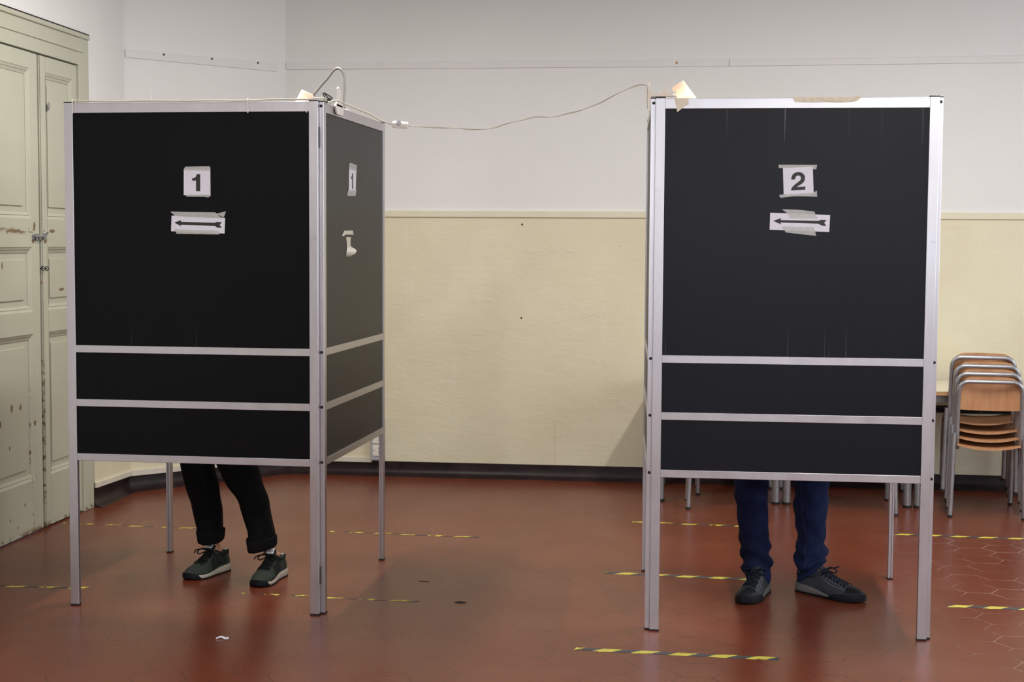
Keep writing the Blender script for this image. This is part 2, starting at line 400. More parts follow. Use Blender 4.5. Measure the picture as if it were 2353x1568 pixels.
def copy_tree(o, parent=None):
    c = o.copy(); COL.objects.link(c)
    if parent is not None: c.parent = parent
    for ch in list(o.children): copy_tree(ch, c)
    return c

# ------------------------------------------------------------------ the room
X0, X1, Y0, Y1, H = ROOM['x0'], ROOM['x1'], ROOM['y0'], ROOM['y1'], ROOM['h']
C1 = Vector((X0, 8.155, 0)); C2 = Vector((-2.455, Y1, 0))      # the cut corner
struct('floor', box(X0-.3, X1+.3, Y0-.3, Y1+.4, -.1, 0), M['floor'])
struct('ceiling', box(X0-.3, X1+.3, Y0-.3, Y1+.4, H, H+.1), M['ceiling'])
ZM0, ZM1 = 1.616, 1.655
def wall_box(name, x0, x1, y0, y1, holes, axis):
    """a wall with rectangular openings, as one mesh; holes along the wall's long axis: (a,b,z0,z1)"""
    bm = bmesh.new(); a0, a1 = (x0, x1) if axis == 'x' else (y0, y1)
    cuts = sorted(holes); prev = a0
    def seg(a, b, z0, z1):
        if b-a < 1e-4 or z1-z0 < 1e-4: return
        if axis == 'x': bx(bm, a, b, y0, y1, z0, z1)
        else: bx(bm, x0, x1, a, b, z0, z1)
    for (a, b, z0, z1) in cuts:
        seg(prev, a, 0, H); seg(a, b, 0, z0); seg(a, b, z1, H); prev = b
    seg(prev, a1, 0, H)
    return struct(name, bm, M['white'])
wall_box('wall_front', X0-.3, X1+.3, Y0-.3, Y0, FRONT_WIN, 'x')
wall_box('wall_right', X1, X1+.3, Y0, Y1+.3, SIDE_WIN, 'y')
wall_box('wall_left', X0-.3, X0, Y0, 8.155, [(5.478, 7.624, 0, 2.554)], 'y')
def plan_prism(name, pts, z0, z1, mat, parent=None):
    bm = bmesh.new(); prism(bm, [(x, y, z0) for x, y in pts], [(x, y, z1) for x, y in pts])
    return struct(name, bm, mat) if parent is None else obj(name, bm, mat, parent)
YW = Y1+.012
# back wall and corner wall: white plaster above, a thicker cream dado below (a part of each wall)
wb = plan_prism('wall_back', [(-2.475, YW), (X1, YW), (X1, YW+.25), (-2.475, YW+.25)], 0, H, M['white'])
def dado(name, p, q, parent, z0=.086):
    d = (q-p).normalized(); nrm = Vector((-d.y, d.x, 0)); bm = bmesh.new()
    nseg = max(2, int((q-p).length/.02)); top = []
    for i in range(nseg):
        a = p+(q-p)*(i/nseg); b = p+(q-p)*((i+1)/nseg)
        za = z0+.0035*mnoise.noise(Vector((i*.23, 3.1, 0)))+.003*mnoise.noise(Vector((i*1.1, 7.7, 0))); zb = z0+.0035*mnoise.noise(Vector(((i+1)*.23, 3.1, 0)))+.003*mnoise.noise(Vector(((i+1)*1.1, 7.7, 0)))
        top.append((a, za)); 
        if i == nseg-1: top.append((b, zb))
    fa = [(a.x, a.y, z) for a, z in top]+[(q.x, q.y, ZM0+.01), (p.x, p.y, ZM0+.01)]
    fb = [(x+nrm.x*.011, y+nrm.y*.011, z) for x, y, z in fa]
    prism(bm, fa, fb)
    return obj(name, bm, M['cream'], parent)
dado('dado', Vector((-2.455, Y1, 0)), Vector((X1, Y1, 0)), wb)
dc = (C2-C1).normalized(); nc = Vector((-dc.y, dc.x, 0))
c1o, c2o = C1+nc*.012, C2+nc*.012
wc = plan_prism('wall_corner', [(c1o.x-.2, c1o.y), (c1o.x, c1o.y), (c2o.x, c2o.y), (c2o.x, c2o.y+.25), (c1o.x-.2, c2o.y+.25)], 0, H, M['white'])
dado('dado', C1, C2, wc)
# holes and chips in the walls
def wall_dot(parent, x, z, y, r, name='drill_hole', m='black'):
    bm = bmesh.new(); cyl(bm, (x, y, z), (0, -1, 0), r, .0015, 14); obj(name, bm, M[m], parent)
wall_dot(wb, -.978, 1.573, Y1, .0065); wall_dot(wb, -.980, .998, Y1, .0055)
for k, (x, z) in enumerate([(-1.062, 2.538)]): wall_dot(wb, x, z, YW-.0, .004, 'drill_hole')
# mouldings and rails
def strip(name, p, q, z0, z1, proj, mat, z0b=None, z1b=None):
    d = (q-p).normalized(); nrm = Vector((d.y, -d.x, 0)); bm = bmesh.new()
    a = p+nrm*proj; b = q+nrm*proj; z0b = z0 if z0b is None else z0b; z1b = z1 if z1b is None else z1b
    vs = [bm.verts.new(v) for v in ((p.x, p.y, z0), (a.x, a.y, z0), (a.x, a.y, z1), (p.x, p.y, z1), (q.x, q.y, z0b), (b.x, b.y, z0b), (b.x, b.y, z1b), (q.x, q.y, z1b))]
    fs = [bm.faces.new([vs[i] for i in f]) for f in ((0, 1, 2, 3), (7, 6, 5, 4), (0, 4, 5, 1), (1, 5, 6, 2), (2, 6, 7, 3), (3, 7, 4, 0))]
    bmesh.ops.bevel(bm, geom=[e for e in bm.edges], offset=.0015, segments=1, affect='EDGES')
    return struct(name, bm, mat)
strip('trim_1', Vector((-2.455, YW, 0)), Vector((X1, YW, 0)), ZM0, ZM1, .024, M['moulding'])
strip('trim_2', c1o, c2o, ZM0, ZM1, .024, M['moulding'])
r1 = strip('trim_3', Vector((-2.46, YW, 0)), Vector((.262, YW, 0)), 2.526, 2.568, .009, M['rail_white'])
strip('trim_4', Vector((.264, YW, 0)), Vector((X1, YW, 0)), 2.526, 2.566, .010, M['rail_white'], 2.546, 2.59)
wall_dot(r1, -.049, 2.548, YW-.009, .008, 'ochre_plug', 'wood')
ca = C1+(C2-C1)*.012+nc*.012; cb_ = C1+(C2-C1)*.938+nc*.012
r2 = strip('trim_5', ca, cb_, 2.508, 2.556, .009, M['rail_white'])
for s_ in (.232, .522, .812):
    pc = C1+(C2-C1)*s_+nc*.012-nc*.009; bm = bmesh.new(); cyl(bm, (pc.x, pc.y, 2.542+.009*s_), tuple(-nc), .0062, .003, 14)
    obj('screw', bm, M['screw'], r2)
strip('trim_6', C1+(C2-C1)*.0, C2, .088, .122, .016, M['dado_trim'], .080, .114)
strip('trim_7', Vector((-2.455, Y1, 0)), Vector((-1.915, Y1, 0)), .080, .112, .012, M['dado_trim'])
# dark coved skirting
def skirting(name, p, q, zt=.09):
    d = (q-p).normalized(); nrm = Vector((d.y, -d.x, 0))
    prof = [(-.004, zt), (.004, zt-.002), (.005, .055), (.008, .038), (.016, .022), (.030, .010), (.052, .003), (.056, 0), (-.004, 0)]
    bm = bmesh.new(); n = 40; rings = []
    for i in range(n+1):
        c = p+(q-p)*(i/n); w = 1+.18*mnoise.noise(Vector((i*.3, 0, p.x)))
        rings.append([(c.x+nrm.x*a*w, c.y+nrm.y*a*w, z) for a, z in prof])
    loft(bm, rings); return struct(name, bm, M['skirt'], smooth='auto')
skirting('baseboard_back', Vector((-2.47, Y1, 0)), Vector((X1, Y1, 0)))
skirting('baseboard_corner', C1, C2+(C2-C1)*.01)
skirting('baseboard_left', Vector((X0, 7.62, 0)), Vector((X0, 8.17, 0)), .105)
d_ = bmesh.new(); prism(d_, [(X0+.001, 7.63, .105), (X0+.012, 7.63, .105), (X0+.012, 8.16, .095), (X0+.001, 8.16, .095)], [(X0+.001, 7.63, ZM0), (X0+.012, 7.63, ZM0), (X0+.012, 8.16, ZM0), (X0+.001, 8.16, ZM0)])
struct('trim_8', d_, M['cream'])
strip('trim_9', Vector((X0, 7.63, 0)), Vector((X0, 8.155, 0)), .106, .136, .026, M['dado_trim'], .092, .122)

# windows behind the camera and on the right: frame, mullion, glass
def window(i, axis, a, b, z0, z1, pos):
    bm = bmesh.new(); w = .06
    def seg(a0, a1, c0, c1):
        if axis == 'x': bx(bm, a0, a1, pos-.035, pos+.035, c0, c1, .004)
        else: bx(bm, pos-.035, pos+.035, a0, a1, c0, c1, .004)
    seg(a, a+w, z0, z1); seg(b-w, b, z0, z1); seg(a+w, b-w, z0, z0+w); seg(a+w, b-w, z1-w, z1)
    seg((a+b)/2-.04, (a+b)/2+.04, z0+w, z1-w); seg(a+w, (a+b)/2-.04, z1-.62, z1-.57); seg((a+b)/2+.04, b-w, z1-.62, z1-.57)
    f = struct('window_%d' % i, bm, M['rail_white'])
    g = bmesh.new()
    if axis == 'x': bx(g, a+w, b-w, pos-.004, pos+.004, z0+w, z1-w)
    else: bx(g, pos-.004, pos+.004, a+w, b-w, z0+w, z1-w)
    obj('glass', g, M['glass'], f)
k = 1
for (a, b, c, d) in FRONT_WIN: window(k, 'x', a, b, c, d, Y0-.12); k += 1
for (a, b, c, d) in SIDE_WIN: window(k, 'y', a, b, c, d, X1+.12); k += 1
# ceiling lamps (above the frame)
LAB = ['rear right ceiling tube lamp hanging over booth 2', 'front right ceiling tube lamp, outside the picture', 'rear left ceiling tube lamp hanging over booth 1', 'front left ceiling tube lamp, outside the picture']
for (x, y, z), lb in zip(LAMPS, LAB):
    t_ = thing('ceiling_lamp', lb, 'ceiling lamp', (x, y, z), 0, 'ceiling tube lamps')
    obj('housing', box(x-.09, x+.09, y-.7, y+.7, z-.02, z+.05, bev=.008), M['plastic'], t_)
    for s_ in (-1, 1):
        bm = bmesh.new(); cyl(bm, (x+s_*.04, y-.62, z-.045), (0, 1, 0), .013, 1.24, 12); obj('tube', bm, M['tube'], t_, smooth=True)
        bm = bmesh.new(); cyl(bm, (x, y+s_*.5, z+.05), (0, 0, 1), .006, H-z-.05, 8); obj('rod', bm, M['steel'], t_)

# ------------------------------------------------------------------ the double door on the left
door = thing('door_1', 'tall panelled cream double door with chipped paint', 'door', (-3.2, 7.0, 0)); door['kind'] = 'structure'
XF = -3.190
def yz(bm, y0, y1, z0, z1, xa, xb, bev=0): return bx(bm, xa, xb, y0, y1, z0, z1, bev)
bm = bmesh.new()
yz(bm, 7.495, 7.622, 0, 2.552, XF-.06, XF+.012, .003); yz(bm, 5.48, 5.62, 0, 2.552, XF-.06, XF+.012, .003)
yz(bm, 5.62, 7.495, 2.385, 2.552, XF-.06, XF+.010, .003); yz(bm, 5.62, 7.55, 2.452, 2.474, XF, XF+.018, .004); yz(bm, 5.48, 7.622, 2.528, 2.552, XF, XF+.022, .004)
obj('door_frame', bm, M['door'], door)
bm = bmesh.new(); yz(bm, 5.47, 7.632, 2.553, 2.561, XF-.001, XF+.012); yz(bm, 7.623, 7.630, .0, 2.553, XF-.001, XF+.0025); obj('frame_gap', bm, M['skirt'], door)
def leaf(y0, y1, py0, py1, z1=2.378):
    bm = bmesh.new(); xa, xb = XF-.045, XF; d = .016
    rows = [(.265, .995), (1.105, 1.425), (1.565, 2.30)]
    yz(bm, y0, py0, .008, z1, xa, xb, .003); yz(bm, py1, y1, .008, z1, xa, xb, .003)
    zs = [.008]+[v for r in rows for v in r]+[z1]
    for i in range(0, len(zs), 2): yz(bm, py0, py1, zs[i], zs[i+1], xa, xb, 0)
    for (a, b) in rows:
        yz(bm, py0, py1, a, b, xa, xb-d)
        # stepped moulding around the panel, as four mitred sloping strips
        for inset, depth in ((0, .002), (.016, .007)):
            w = .014
            o_ = [(py0+inset, a+inset), (py1-inset, a+inset), (py1-inset, b-inset), (py0+inset, b-inset)]
            i_ = [(py0+inset+w, a+inset+w), (py1-inset-w, a+inset+w), (py1-inset-w, b-inset-w), (py0+inset+w, b-inset-w)]
            vo = [bm.verts.new((xb-depth, y, z)) for y, z in o_]; vi = [bm.verts.new((xb-depth-.006, y, z)) for y, z in i_]
            vd = [bm.verts.new((xb-d, y, z)) for y, z in i_]
            for k_ in range(4):
                bm.faces.new((vo[k_], vo[(k_+1) % 4], vi[(k_+1) % 4], vi[k_])); bm.faces.new((vi[k_], vi[(k_+1) % 4], vd[(k_+1) % 4], vd[k_]))
        fy = min(.075, (py1-py0)*.2) if py1-py0 > .4 else .042; fz = .060
        yz(bm, py0+fy, py1-fy, a+fz, b-fz, xb-d, xb-.009, .003)
    return obj('door_leaf', bm, M['door'], door)
lf1 = leaf(6.36, 7.010, 6.475, 6.925); lf2 = leaf(7.030, 7.490, 7.105, 7.432); leaf(5.63, 6.35, 5.74, 6.26)
bm = bmesh.new(); yz(bm, 7.008, 7.030, .008, 2.378, XF-.04, XF-.022); obj('leaf_gap', bm, M['black'], door)
bm = bmesh.new(); yz(bm, 7.034, 7.046, .008, 2.378, XF, XF+.006, .002); obj('cover_strip', bm, M['door'], door)
# bolt
bm = bmesh.new(); yz(bm, 6.925, 6.992, 1.462, 1.486, XF, XF+.006, .002); yz(bm, 6.95, 6.96, 1.458, 1.490, XF, XF+.016, .002); yz(bm, 6.98, 6.99, 1.458, 1.490, XF, XF+.016, .002)
bm2 = bm; tube(bm, [(XF+.014, 6.93, 1.478), (XF+.014, 7.05, 1.478)], .006, 10); tube(bm, [(XF+.014, 7.045, 1.478), (XF+.03, 7.045, 1.50)], .004, 8); yz(bm, 7.035, 7.062, 1.462, 1.494, XF+.004, XF+.012, .002)
obj('bolt', bm, M['desk_steel'], door)
bm = bmesh.new()
for (cy, cz) in ((XF+.010, 1.318), (XF+.031, 1.317)):
    tube(bm, [(cy+.0085*math.cos(a*PI/8), 7.021, cz+.0105*math.sin(a*PI/8)) for a in range(17)], .0022, 8, caps=False)
tube(bm, [(XF, 7.012, 1.318), (XF+.016, 7.012, 1.318)], .003, 8); tube(bm, [(XF, 7.058, 1.316), (XF+.016, 7.058, 1.316)], .003, 8)
obj('ring_latch', bm, M['wire'], door)
for (cy, cz, r_) in ((7.137, 2.135, .012), (7.345, 2.16, .004), (7.03, 1.25, .004)):
    bm = bmesh.new(); ball(bm, (XF+.001, cy, cz), .004, r_, r_*1.8, 12, 8); obj('paint_scar', bm, M['wood'] if r_ < .01 else M['desk_steel'], door)

# ------------------------------------------------------------------ wall socket box
t_ = thing('wall_socket', 'grey surface box with white power sockets low on the wall', 'socket', (-1.87, Y1, .2))
obj('housing', box(-1.918, -1.832, Y1-.045, Y1+.0, .098, .36, bev=.006), M['socket_grey'], t_)
for i in range(3):
    z = .135+i*.078
    s_ = obj('socket', box(-1.903, -1.855, Y1-.050, Y1-.044, z-.008, z+.060, bev=.002), M['plastic'], t_)
    for (dx, dz, r_) in ((0, .012, .0032), (0, .026, .003), (0, .040, .0032)):
        bm = bmesh.new(); cyl(bm, (-1.863+dx, Y1-.0495, z+dz), (0, -1, 0), r_, .001, 10); obj('pin_hole', bm, M['black'], s_)
    bm = bmesh.new(); cyl(bm, (-1.893, Y1-.0495, z+.026), (0, -1, 0), .0035, .001, 10); obj('pin_hole', bm, M['black'], s_)

# ------------------------------------------------------------------ voting booths: three hinged aluminium-framed panels each
PW, PT = .035, .020
RAILS = [(1.957, 1.995), (1.017, 1.046), (.803, .832), (.586, .615)]
def unit(parent, a, b, mats, screws=None, front=False, screw_side=-1):
    """one framed panel from post centre a to post centre b (plan points)"""
    a = Vector((a[0], a[1], 0)); b = Vector((b[0], b[1], 0)); U = (b-a).normalized(); L = (b-a).length
    N = Vector((U.y, -U.x, 0))
    rot = Matrix(((U.x, N.x, 0, a.x), (U.y, N.y, 0, a.y), (0, 0, 1, 0), (0, 0, 0, 1)))   # local: x along, y out, z up
    def T(bm): bmesh.ops.transform(bm, matrix=rot, verts=bm.verts); return bm
    posts = []
    for (c, sgn) in ((0, 1), (L, -1)):
        bm = bmesh.new(); w, h_ = PW/2, PT/2
        prof = [(-w, -h_), (w-.001, -h_), (w, -h_+.001), (w, -.0035), (w-.009, -.0035), (w-.009, .0035), (w, .0035), (w, h_-.001), (w-.001, h_), (-w+.001, h_), (-w, h_-.001)]
        prof = [(c+sgn*x, y) for x, y in prof]
        prism(bm, [(x, y, .006) for x, y in prof], [(x, y, 1.996) for x, y in prof])
        p = obj('post', T(bm), M['alu'], parent); posts.append(p)
        bm = bmesh.new(); bx(bm, c-w-.0008, c+w+.0008, -h_-.0008, h_+.0008, 1.996, 2.001, .0015); obj('end_cap', T(bm), M['black'], p)
        bm = bmesh.new(); bx(bm, c-w-.0012, c+w+.0012, -h_-.0012, h_+.0012, 0, .007, .0015); obj('foot_cap', T(bm), M['black'], p)
    for (z0, z1) in RAILS:
        bm = bmesh.new(); bx(bm, PW/2, L-PW/2, -PT/2, PT/2, z0, z1, .0012); bx(bm, PW/2+.003, L-PW/2-.003, PT/2-.0002, PT/2+.0010, z1-.0035, z1-.0012)
        obj('rail', T(bm), M['alu'], parent)
    for i in range(3):
        z1, z0 = RAILS[i][0], RAILS[i+1][1]
        bm = bmesh.new(); bx(bm, PW/2-.005, L-PW/2+.005, -.004, .004, z0-.001, z1+.001)
        obj('panel', T(bm), mats[i], parent)
    if screws:
        for i, (z0, z1) in enumerate(RAILS):
            z = (z0+z1)/2+(.004 if i == 0 else 0); bm = bmesh.new()
            cyl(bm, (-PW/2+.0005, 0, z), (-1, 0, 0), .0058, .002, 16); cyl(bm, (-PW/2-.0015, 0, z), (-1, 0, 0), .0045, .0012, 16, .003)
            obj('screw', T(bm), M['screw'], posts[0])
    return posts
b1 = thing('voting_booth', 'voting booth with black panels numbered 1, in front of the cream door', 'voting booth', (-2.396, 5.55, 0), math.atan2(-.022, .987), 'voting booths')
P1, P2, PS = M['panel1'], M['panel2'], M['panel_side']
unit(b1, (-2.396, 5.55), (-1.409, 5.528), (P1, P1, P1))
unit(b1, (-1.384, 5.5605), (-1.355, 6.549), (PS, PS, PS), screws=True)
unit(b1, (-2.4125, 5.580), (-2.369, 6.5645), (PS, PS, PS), screws=True)
b2 = thing('voting_booth', 'voting booth with black panels numbered 2, its panels marked by pale streaks', 'voting booth', (-.087, 5.481, 0), math.atan2(-.001, .986), 'voting booths')
unit(b2, (-.087, 5.481), (.899, 5.480), (P2, P2, P2))
unit(b2, (-.113, 5.5065), (-.151, 6.4925), (PS, PS, PS), screws=True)
unit(b2, (.923, 5.512), (.923, 6.4885), (PS, PS, PS), screws=True)
# black strips stand in for the shaded gaps between the posts
for bo, x, y, zs in ((b1, -1.3925, 5.5355, ((1.82, 1.90), (.12, .19))), (b2, -.1035, 5.4935, ((1.86, 1.93), (.98, 1.06), (.12, .18)))):
    for (z0, z1) in zs: obj('shade_gap_strip', box(x-.0022, x+.0022, y-.004, y+.006, z0, z1), M['black'], bo)

# ------------------------------------------------------------------ signs taped on the panels
def frame(A, B):
    A = Vector((*A, 0)); B = Vector((*B, 0)); U = (B-A).normalized(); N = Vector((U.y, -U.x, 0))
    return lambda u, z, o: A+U*u+N*o+Vector((0, 0, z))
F1 = frame((-2.396, 5.540), (-1.409, 5.518)); F2 = frame((-.087, 5.471), (.899, 5.470)); S1 = frame((-1.374, 5.543), (-1.345, 6.531))
FACE = -.006
def sheet(name, F, poly, o0, th, mat, parent, wav=0):
    bm = bmesh.new()
    a = [F(u, z, o0+th+wav*mnoise.noise(Vector((u*60, z*60, 0)))) for u, z in poly]; b = [F(u, z, o0) for u, z in poly]
    va = [bm.verts.new(p) for p in a]; vb = [bm.verts.new(p) for p in b]; n = len(poly)
    f = bm.faces.new(va); g = bm.faces.new(vb[::-1])
    for i in range(n): bm.faces.new((va[i], va[(i+1) % n], vb[(i+1) % n], vb[i]))
    return obj(name, bm, mat, parent)
def sign(name, label, F, paper, ink, tapes, inkname, group=None):
    cu = sum(p[0] for p in paper)/4; cz = sum(p[1] for p in paper)/4; c = F(cu, cz, FACE)
    t_ = thing(name, label, 'sign', tuple(c), 0, group)
    sheet('paper', F, paper, FACE+.0002, .0004, M['paper'], t_)
    sheet(inkname, F, ink, FACE+.0006, .0002, M['ink'], t_)
    for tp in tapes: sheet('tape_strip', F, tp, FACE+.0009, .0003, M['tape'], t_, .0004)
ONE = [(0.5213, 1.7187), (0.5339, 1.7187), (0.5333, 1.6527), (0.5163, 1.6527), (0.5166, 1.6939), (0.5009, 1.6939), (0.501, 1.7024), (0.5065, 1.7032), (0.5115, 1.7052), (0.5150, 1.7080), (0.5180, 1.7125), (.5193, 1.7187)]
sign('number_sign', 'white paper sign with a black 1, above the arrow on the left booth front', F1,
     [(.4676, 1.7385), (.5747, 1.7384), (.5748, 1.6373), (.4663, 1.6371)], ONE,
     [[(.474, 1.7479), (.5726, 1.7495), (.5756, 1.7371), (.575, 1.7315), (.4681, 1.733), (.4681, 1.7372)], [(.4775, 1.6385), (.5749, 1.6399), (.5762, 1.6352), (.5700, 1.6310), (.5636, 1.6287), (.5502, 1.6313), (.4775, 1.632)]], 'digit', 'number signs')
ARROW1 = [(0.4265, 1.5311), (0.4568, 1.5411), (0.4541, 1.5342), (0.5906, 1.5309), (0.5987, 1.5344), (0.6201, 1.5336), (0.6111, 1.5229), (0.6191, 1.5117), (0.5994, 1.5125), (0.5918, 1.5189), (0.4531, 1.5222), (0.4566, 1.5161)]
sign('arrow_sign', 'white arrow strip under the 1, a crumpled flap of tape at its top right', F1,
     [(.4164, 1.5578), (.6328, 1.55), (.6301, 1.4895), (.414, 1.4974)], ARROW1,
     [[(.4121, 1.5737), (.49, 1.5722), (.5936, 1.5713), (.607, 1.559), (.6198, 1.5499), (.6100, 1.5482), (.5, 1.5520), (.4281, 1.557), (.4250, 1.563), (.417, 1.568)],
      [(.5936, 1.5660), (.5989, 1.5666), (.637, 1.5753), (.6330, 1.5660), (.6301, 1.556), (.6240, 1.552), (.610, 1.5600)],
      [(.428, 1.505), (.6050, 1.5010), (.6095, 1.4906), (.6072, 1.4855), (.55, 1.4862), (.4356, 1.4876), (.433, 1.4957), (.424, 1.499)]], 'arrow', 'arrow signs')
TWO = [(0.4797, 1.6977), (0.4805, 1.7060), (0.4825, 1.7125), (0.4868, 1.7190), (0.4925, 1.7228), (0.4995, 1.7250), (0.5076, 1.7256), (0.5150, 1.7243), (0.5215, 1.7208), (0.5268, 1.7150), (0.5295, 1.7080), (0.5296, 1.7010), (0.5280, 1.6940), (0.5236, 1.6870), (0.5170, 1.6817), (0.5095, 1.6772), (0.5030, 1.6730), (0.501, 1.6712), (0.5318, 1.6732), (0.5313, 1.6613), (0.48, 1.6585), (0.4805, 1.6630), (0.4830, 1.6690), (0.4875, 1.6748), (0.4933, 1.6800), (0.5045, 1.6889), (0.5105, 1.6938), (0.5140, 1.6985), (0.5150, 1.7043), (0.5129, 1.7095), (0.5085, 1.7125), (0.5040, 1.7130), (0.4995, 1.7115), (0.4960, 1.7075), (0.4942, 1.7030), (0.4937, 1.6985)]
sign('number_sign', 'white paper sign with a black 2 held by two strips of grey tape', F2,
     [(.4491, 1.7408), (.5566, 1.7466), (.562, 1.6448), (.454, 1.6388)], TWO,
     [[(.4329, 1.7523), (.5728, 1.7515), (.5705, 1.743), (.5693, 1.7354), (.5568, 1.7362), (.5563, 1.7446), (.4484, 1.74), (.435, 1.74)],
      [(.4368, 1.6414), (.4539, 1.6445), (.5604, 1.6506), (.5731, 1.6579), (.5744, 1.6352), (.5300, 1.6372), (.4884, 1.6369), (.4427, 1.6314)]], 'digit', 'number signs')
ARROW2 = [(0.4175, 1.5468), (0.4467, 1.5577), (0.4442, 1.55), (0.5814, 1.5479), (0.5897, 1.5514), (0.6098, 1.5511), (0.6021, 1.541), (0.6091, 1.5291), (0.5916, 1.5306), (0.5816, 1.5371), (0.4436, 1.5411), (0.4468, 1.5337)]
sign('arrow_sign', 'white arrow strip under the 2, tape across its middle', F2,
     [(.4062, 1.5769), (.6227, 1.5692), (.6206, 1.5072), (.405, 1.5146)], ARROW2,
     [[(.4481, 1.5898), (.51, 1.5878), (.5655, 1.5817), (.5695, 1.5717), (.5793, 1.5563), (.52, 1.5562), (.4784, 1.5567), (.4666, 1.5759)],
      [(.4484, 1.5268), (.5648, 1.5247), (.5689, 1.51), (.5741, 1.4927), (.5200, 1.4985), (.4641, 1.5048)]], 'arrow', 'arrow signs')
def sc1(k0, k1, z0, z1): return [(k0+(u-.5009)/(.5339-.5009)*(k1-k0), z0+(z-1.6527)/(1.7187-1.6527)*(z1-z0)) for u, z in ONE]
sign('number_sign', 'narrow-looking paper sign with a black 1 on the side panel of the left booth', S1,
     [(.402, 1.7650), (.523, 1.7663), (.5114, 1.674), (.396, 1.6650)], sc1(.4344, .4673, 1.6798, 1.745),
     [[(.402, 1.7830), (.43, 1.7862), (.5305, 1.7815), (.523, 1.7663), (.530, 1.752), (.515, 1.757), (.3985, 1.7600)], [(.385, 1.6707), (.5226, 1.6790), (.512, 1.664), (.5039, 1.6529), (.44, 1.6500), (.3675, 1.6499)]], 'digit', 'number signs')
t_ = thing('tape_scrap', 'torn flap of grey tape stuck on the side panel below the small 1', 'tape', tuple(S1(.38, 1.495, FACE)))
sheet('flap', S1, [(.2823, 1.4851), (.3225, 1.5052), (.4608, 1.5074), (.4718, 1.4880), (.46, 1.490), (.3348, 1.4899), (.31, 1.483)], FACE+.0004, .0012, M['masking'], t_, .002)
t_ = thing('tape_scrap', 'curled strip of pale tape hanging on the side panel under the torn flap', 'tape', tuple(S1(.39, 1.44, FACE)))
bm = bmesh.new(); rr = []
for i in range(15):
    s_ = i/14; z = 1.480-.082*s_; u0 = lerpk([(0, .352), (.35, .366), (.6, .366), (1, .352)], s_); u1 = lerpk([(0, .426), (.35, .420), (.5, .430), (.65, .4568), (1, .425)], s_)
    o_ = FACE+.0008+(.030*math.sin(PI*max(0, (s_-.45)/.55))**.8 if s_ > .45 else .001)
    rr.append([tuple(S1(u0, z, FACE+.0004)), tuple(S1((u0+u1)/2, z, o_)), tuple(S1(u1, z, FACE+.0006+.3*(o_-FACE))), tuple(S1((u0+u1)/2, z, o_-.0008))])
loft(bm, rr); obj('strip', bm, M['masking'], t_, smooth='auto')
# old tape on the top rail of booth 2
t_ = thing('tape_scrap', 'long yellowed strip of crumpled tape on the top rail of the booth numbered 2', 'tape', tuple(F2(.6, 1.99, 0)))
sheet('strip', F2, [(.478, 1.997), (.484, 1.986), (.4898, 1.9789), (.53, 1.9775), (.6021, 1.9783), (.65, 1.9765), (.6952, 1.9794), (.712, 1.983), (.7180, 1.990), (.7304, 1.9981), (.72, 2.001), (.7100, 1.999), (.69, 1.9968)], .0011, .0004, M['tape_old'], t_, .001)
for pts in ([(.52, 1.979), (.521, 1.996)], [(.545, 1.995), (.552, 1.980), (.56, 1.979)], [(.57, 1.997), (.60, 1.984), (.64, 1.980), (.66, 1.981)], [(.61, 1.996), (.63, 1.991)], [(.69, 1.980), (.705, 1.990), (.71, 2.0), (.722, 2.001)]):
    bm = bmesh.new(); tube(bm, smooth_path([F2(u, z, .002) for u, z in pts], 5), .0012, 6); obj('crease', bm, M['tape_old'], t_)
t_ = thing('tape_scrap', 'brownish square of tape under the lamp on the booth numbered 2', 'tape', tuple(F2(.075, 1.98, 0)))
sheet('strip', F2, [(.0480, 1.996), (.0559, 1.9731), (.0590, 1.955), (.0611, 1.9444), (.075, 1.955), (.091, 1.9681), (.1037, 1.9728), (.1005, 1.996)], .0011, .0005, M['tape_old'], t_, .001)
sheet('overlap', F2, [(.060, 1.995), (.0635, 1.971), (.098, 1.974), (.0975, 1.995)], .0018, .0004, M['tape_old'], t_, .0006)

# ------------------------------------------------------------------ cable with switch, zip ties
cab = thing('power_cable', 'thin cream cable strung from the left booth across to the right booth', 'cable', (-2.36, 5.55, 2.0))
pts = [(-2.372, 5.548, 1.999), (-2.380, 5.545, 2.006), (-2.36, 5.538, 2.004), (-2.2, 5.536, 2.0005), (-2.08, 5.533, 2.002), (-1.9, 5.530, 2.0005), (-1.80, 5.529, 2.002), (-1.72, 5.527, 2.000), (-1.64, 5.524, 2.001), (-1.55, 5.522, 2.0045), (-1.46, 5.520, 2.003), (-1.41, 5.522, 2.006), (-1.375, 5.55, 2.010), (-1.385, 5.60, 2.010), (-1.375, 5.62, 2.004), (-1.3528, 5.56, 1.9945), (-1.3397, 5.56, 2.0007), (-1.3201, 5.56, 2.0006), (-1.2973, 5.56, 1.991), (-1.2647, 5.56, 1.9766), (-1.2158, 5.56, 1.9574), (-1.1866, 5.56, 1.9446), (-1.1541, 5.56, 1.9255), (-1.1087, 5.56, 1.9105)]
bm = bmesh.new(); tube(bm, smooth_path(pts, 6), .0034, 8); obj('cable_run', bm, M['cable'], cab, smooth=True)
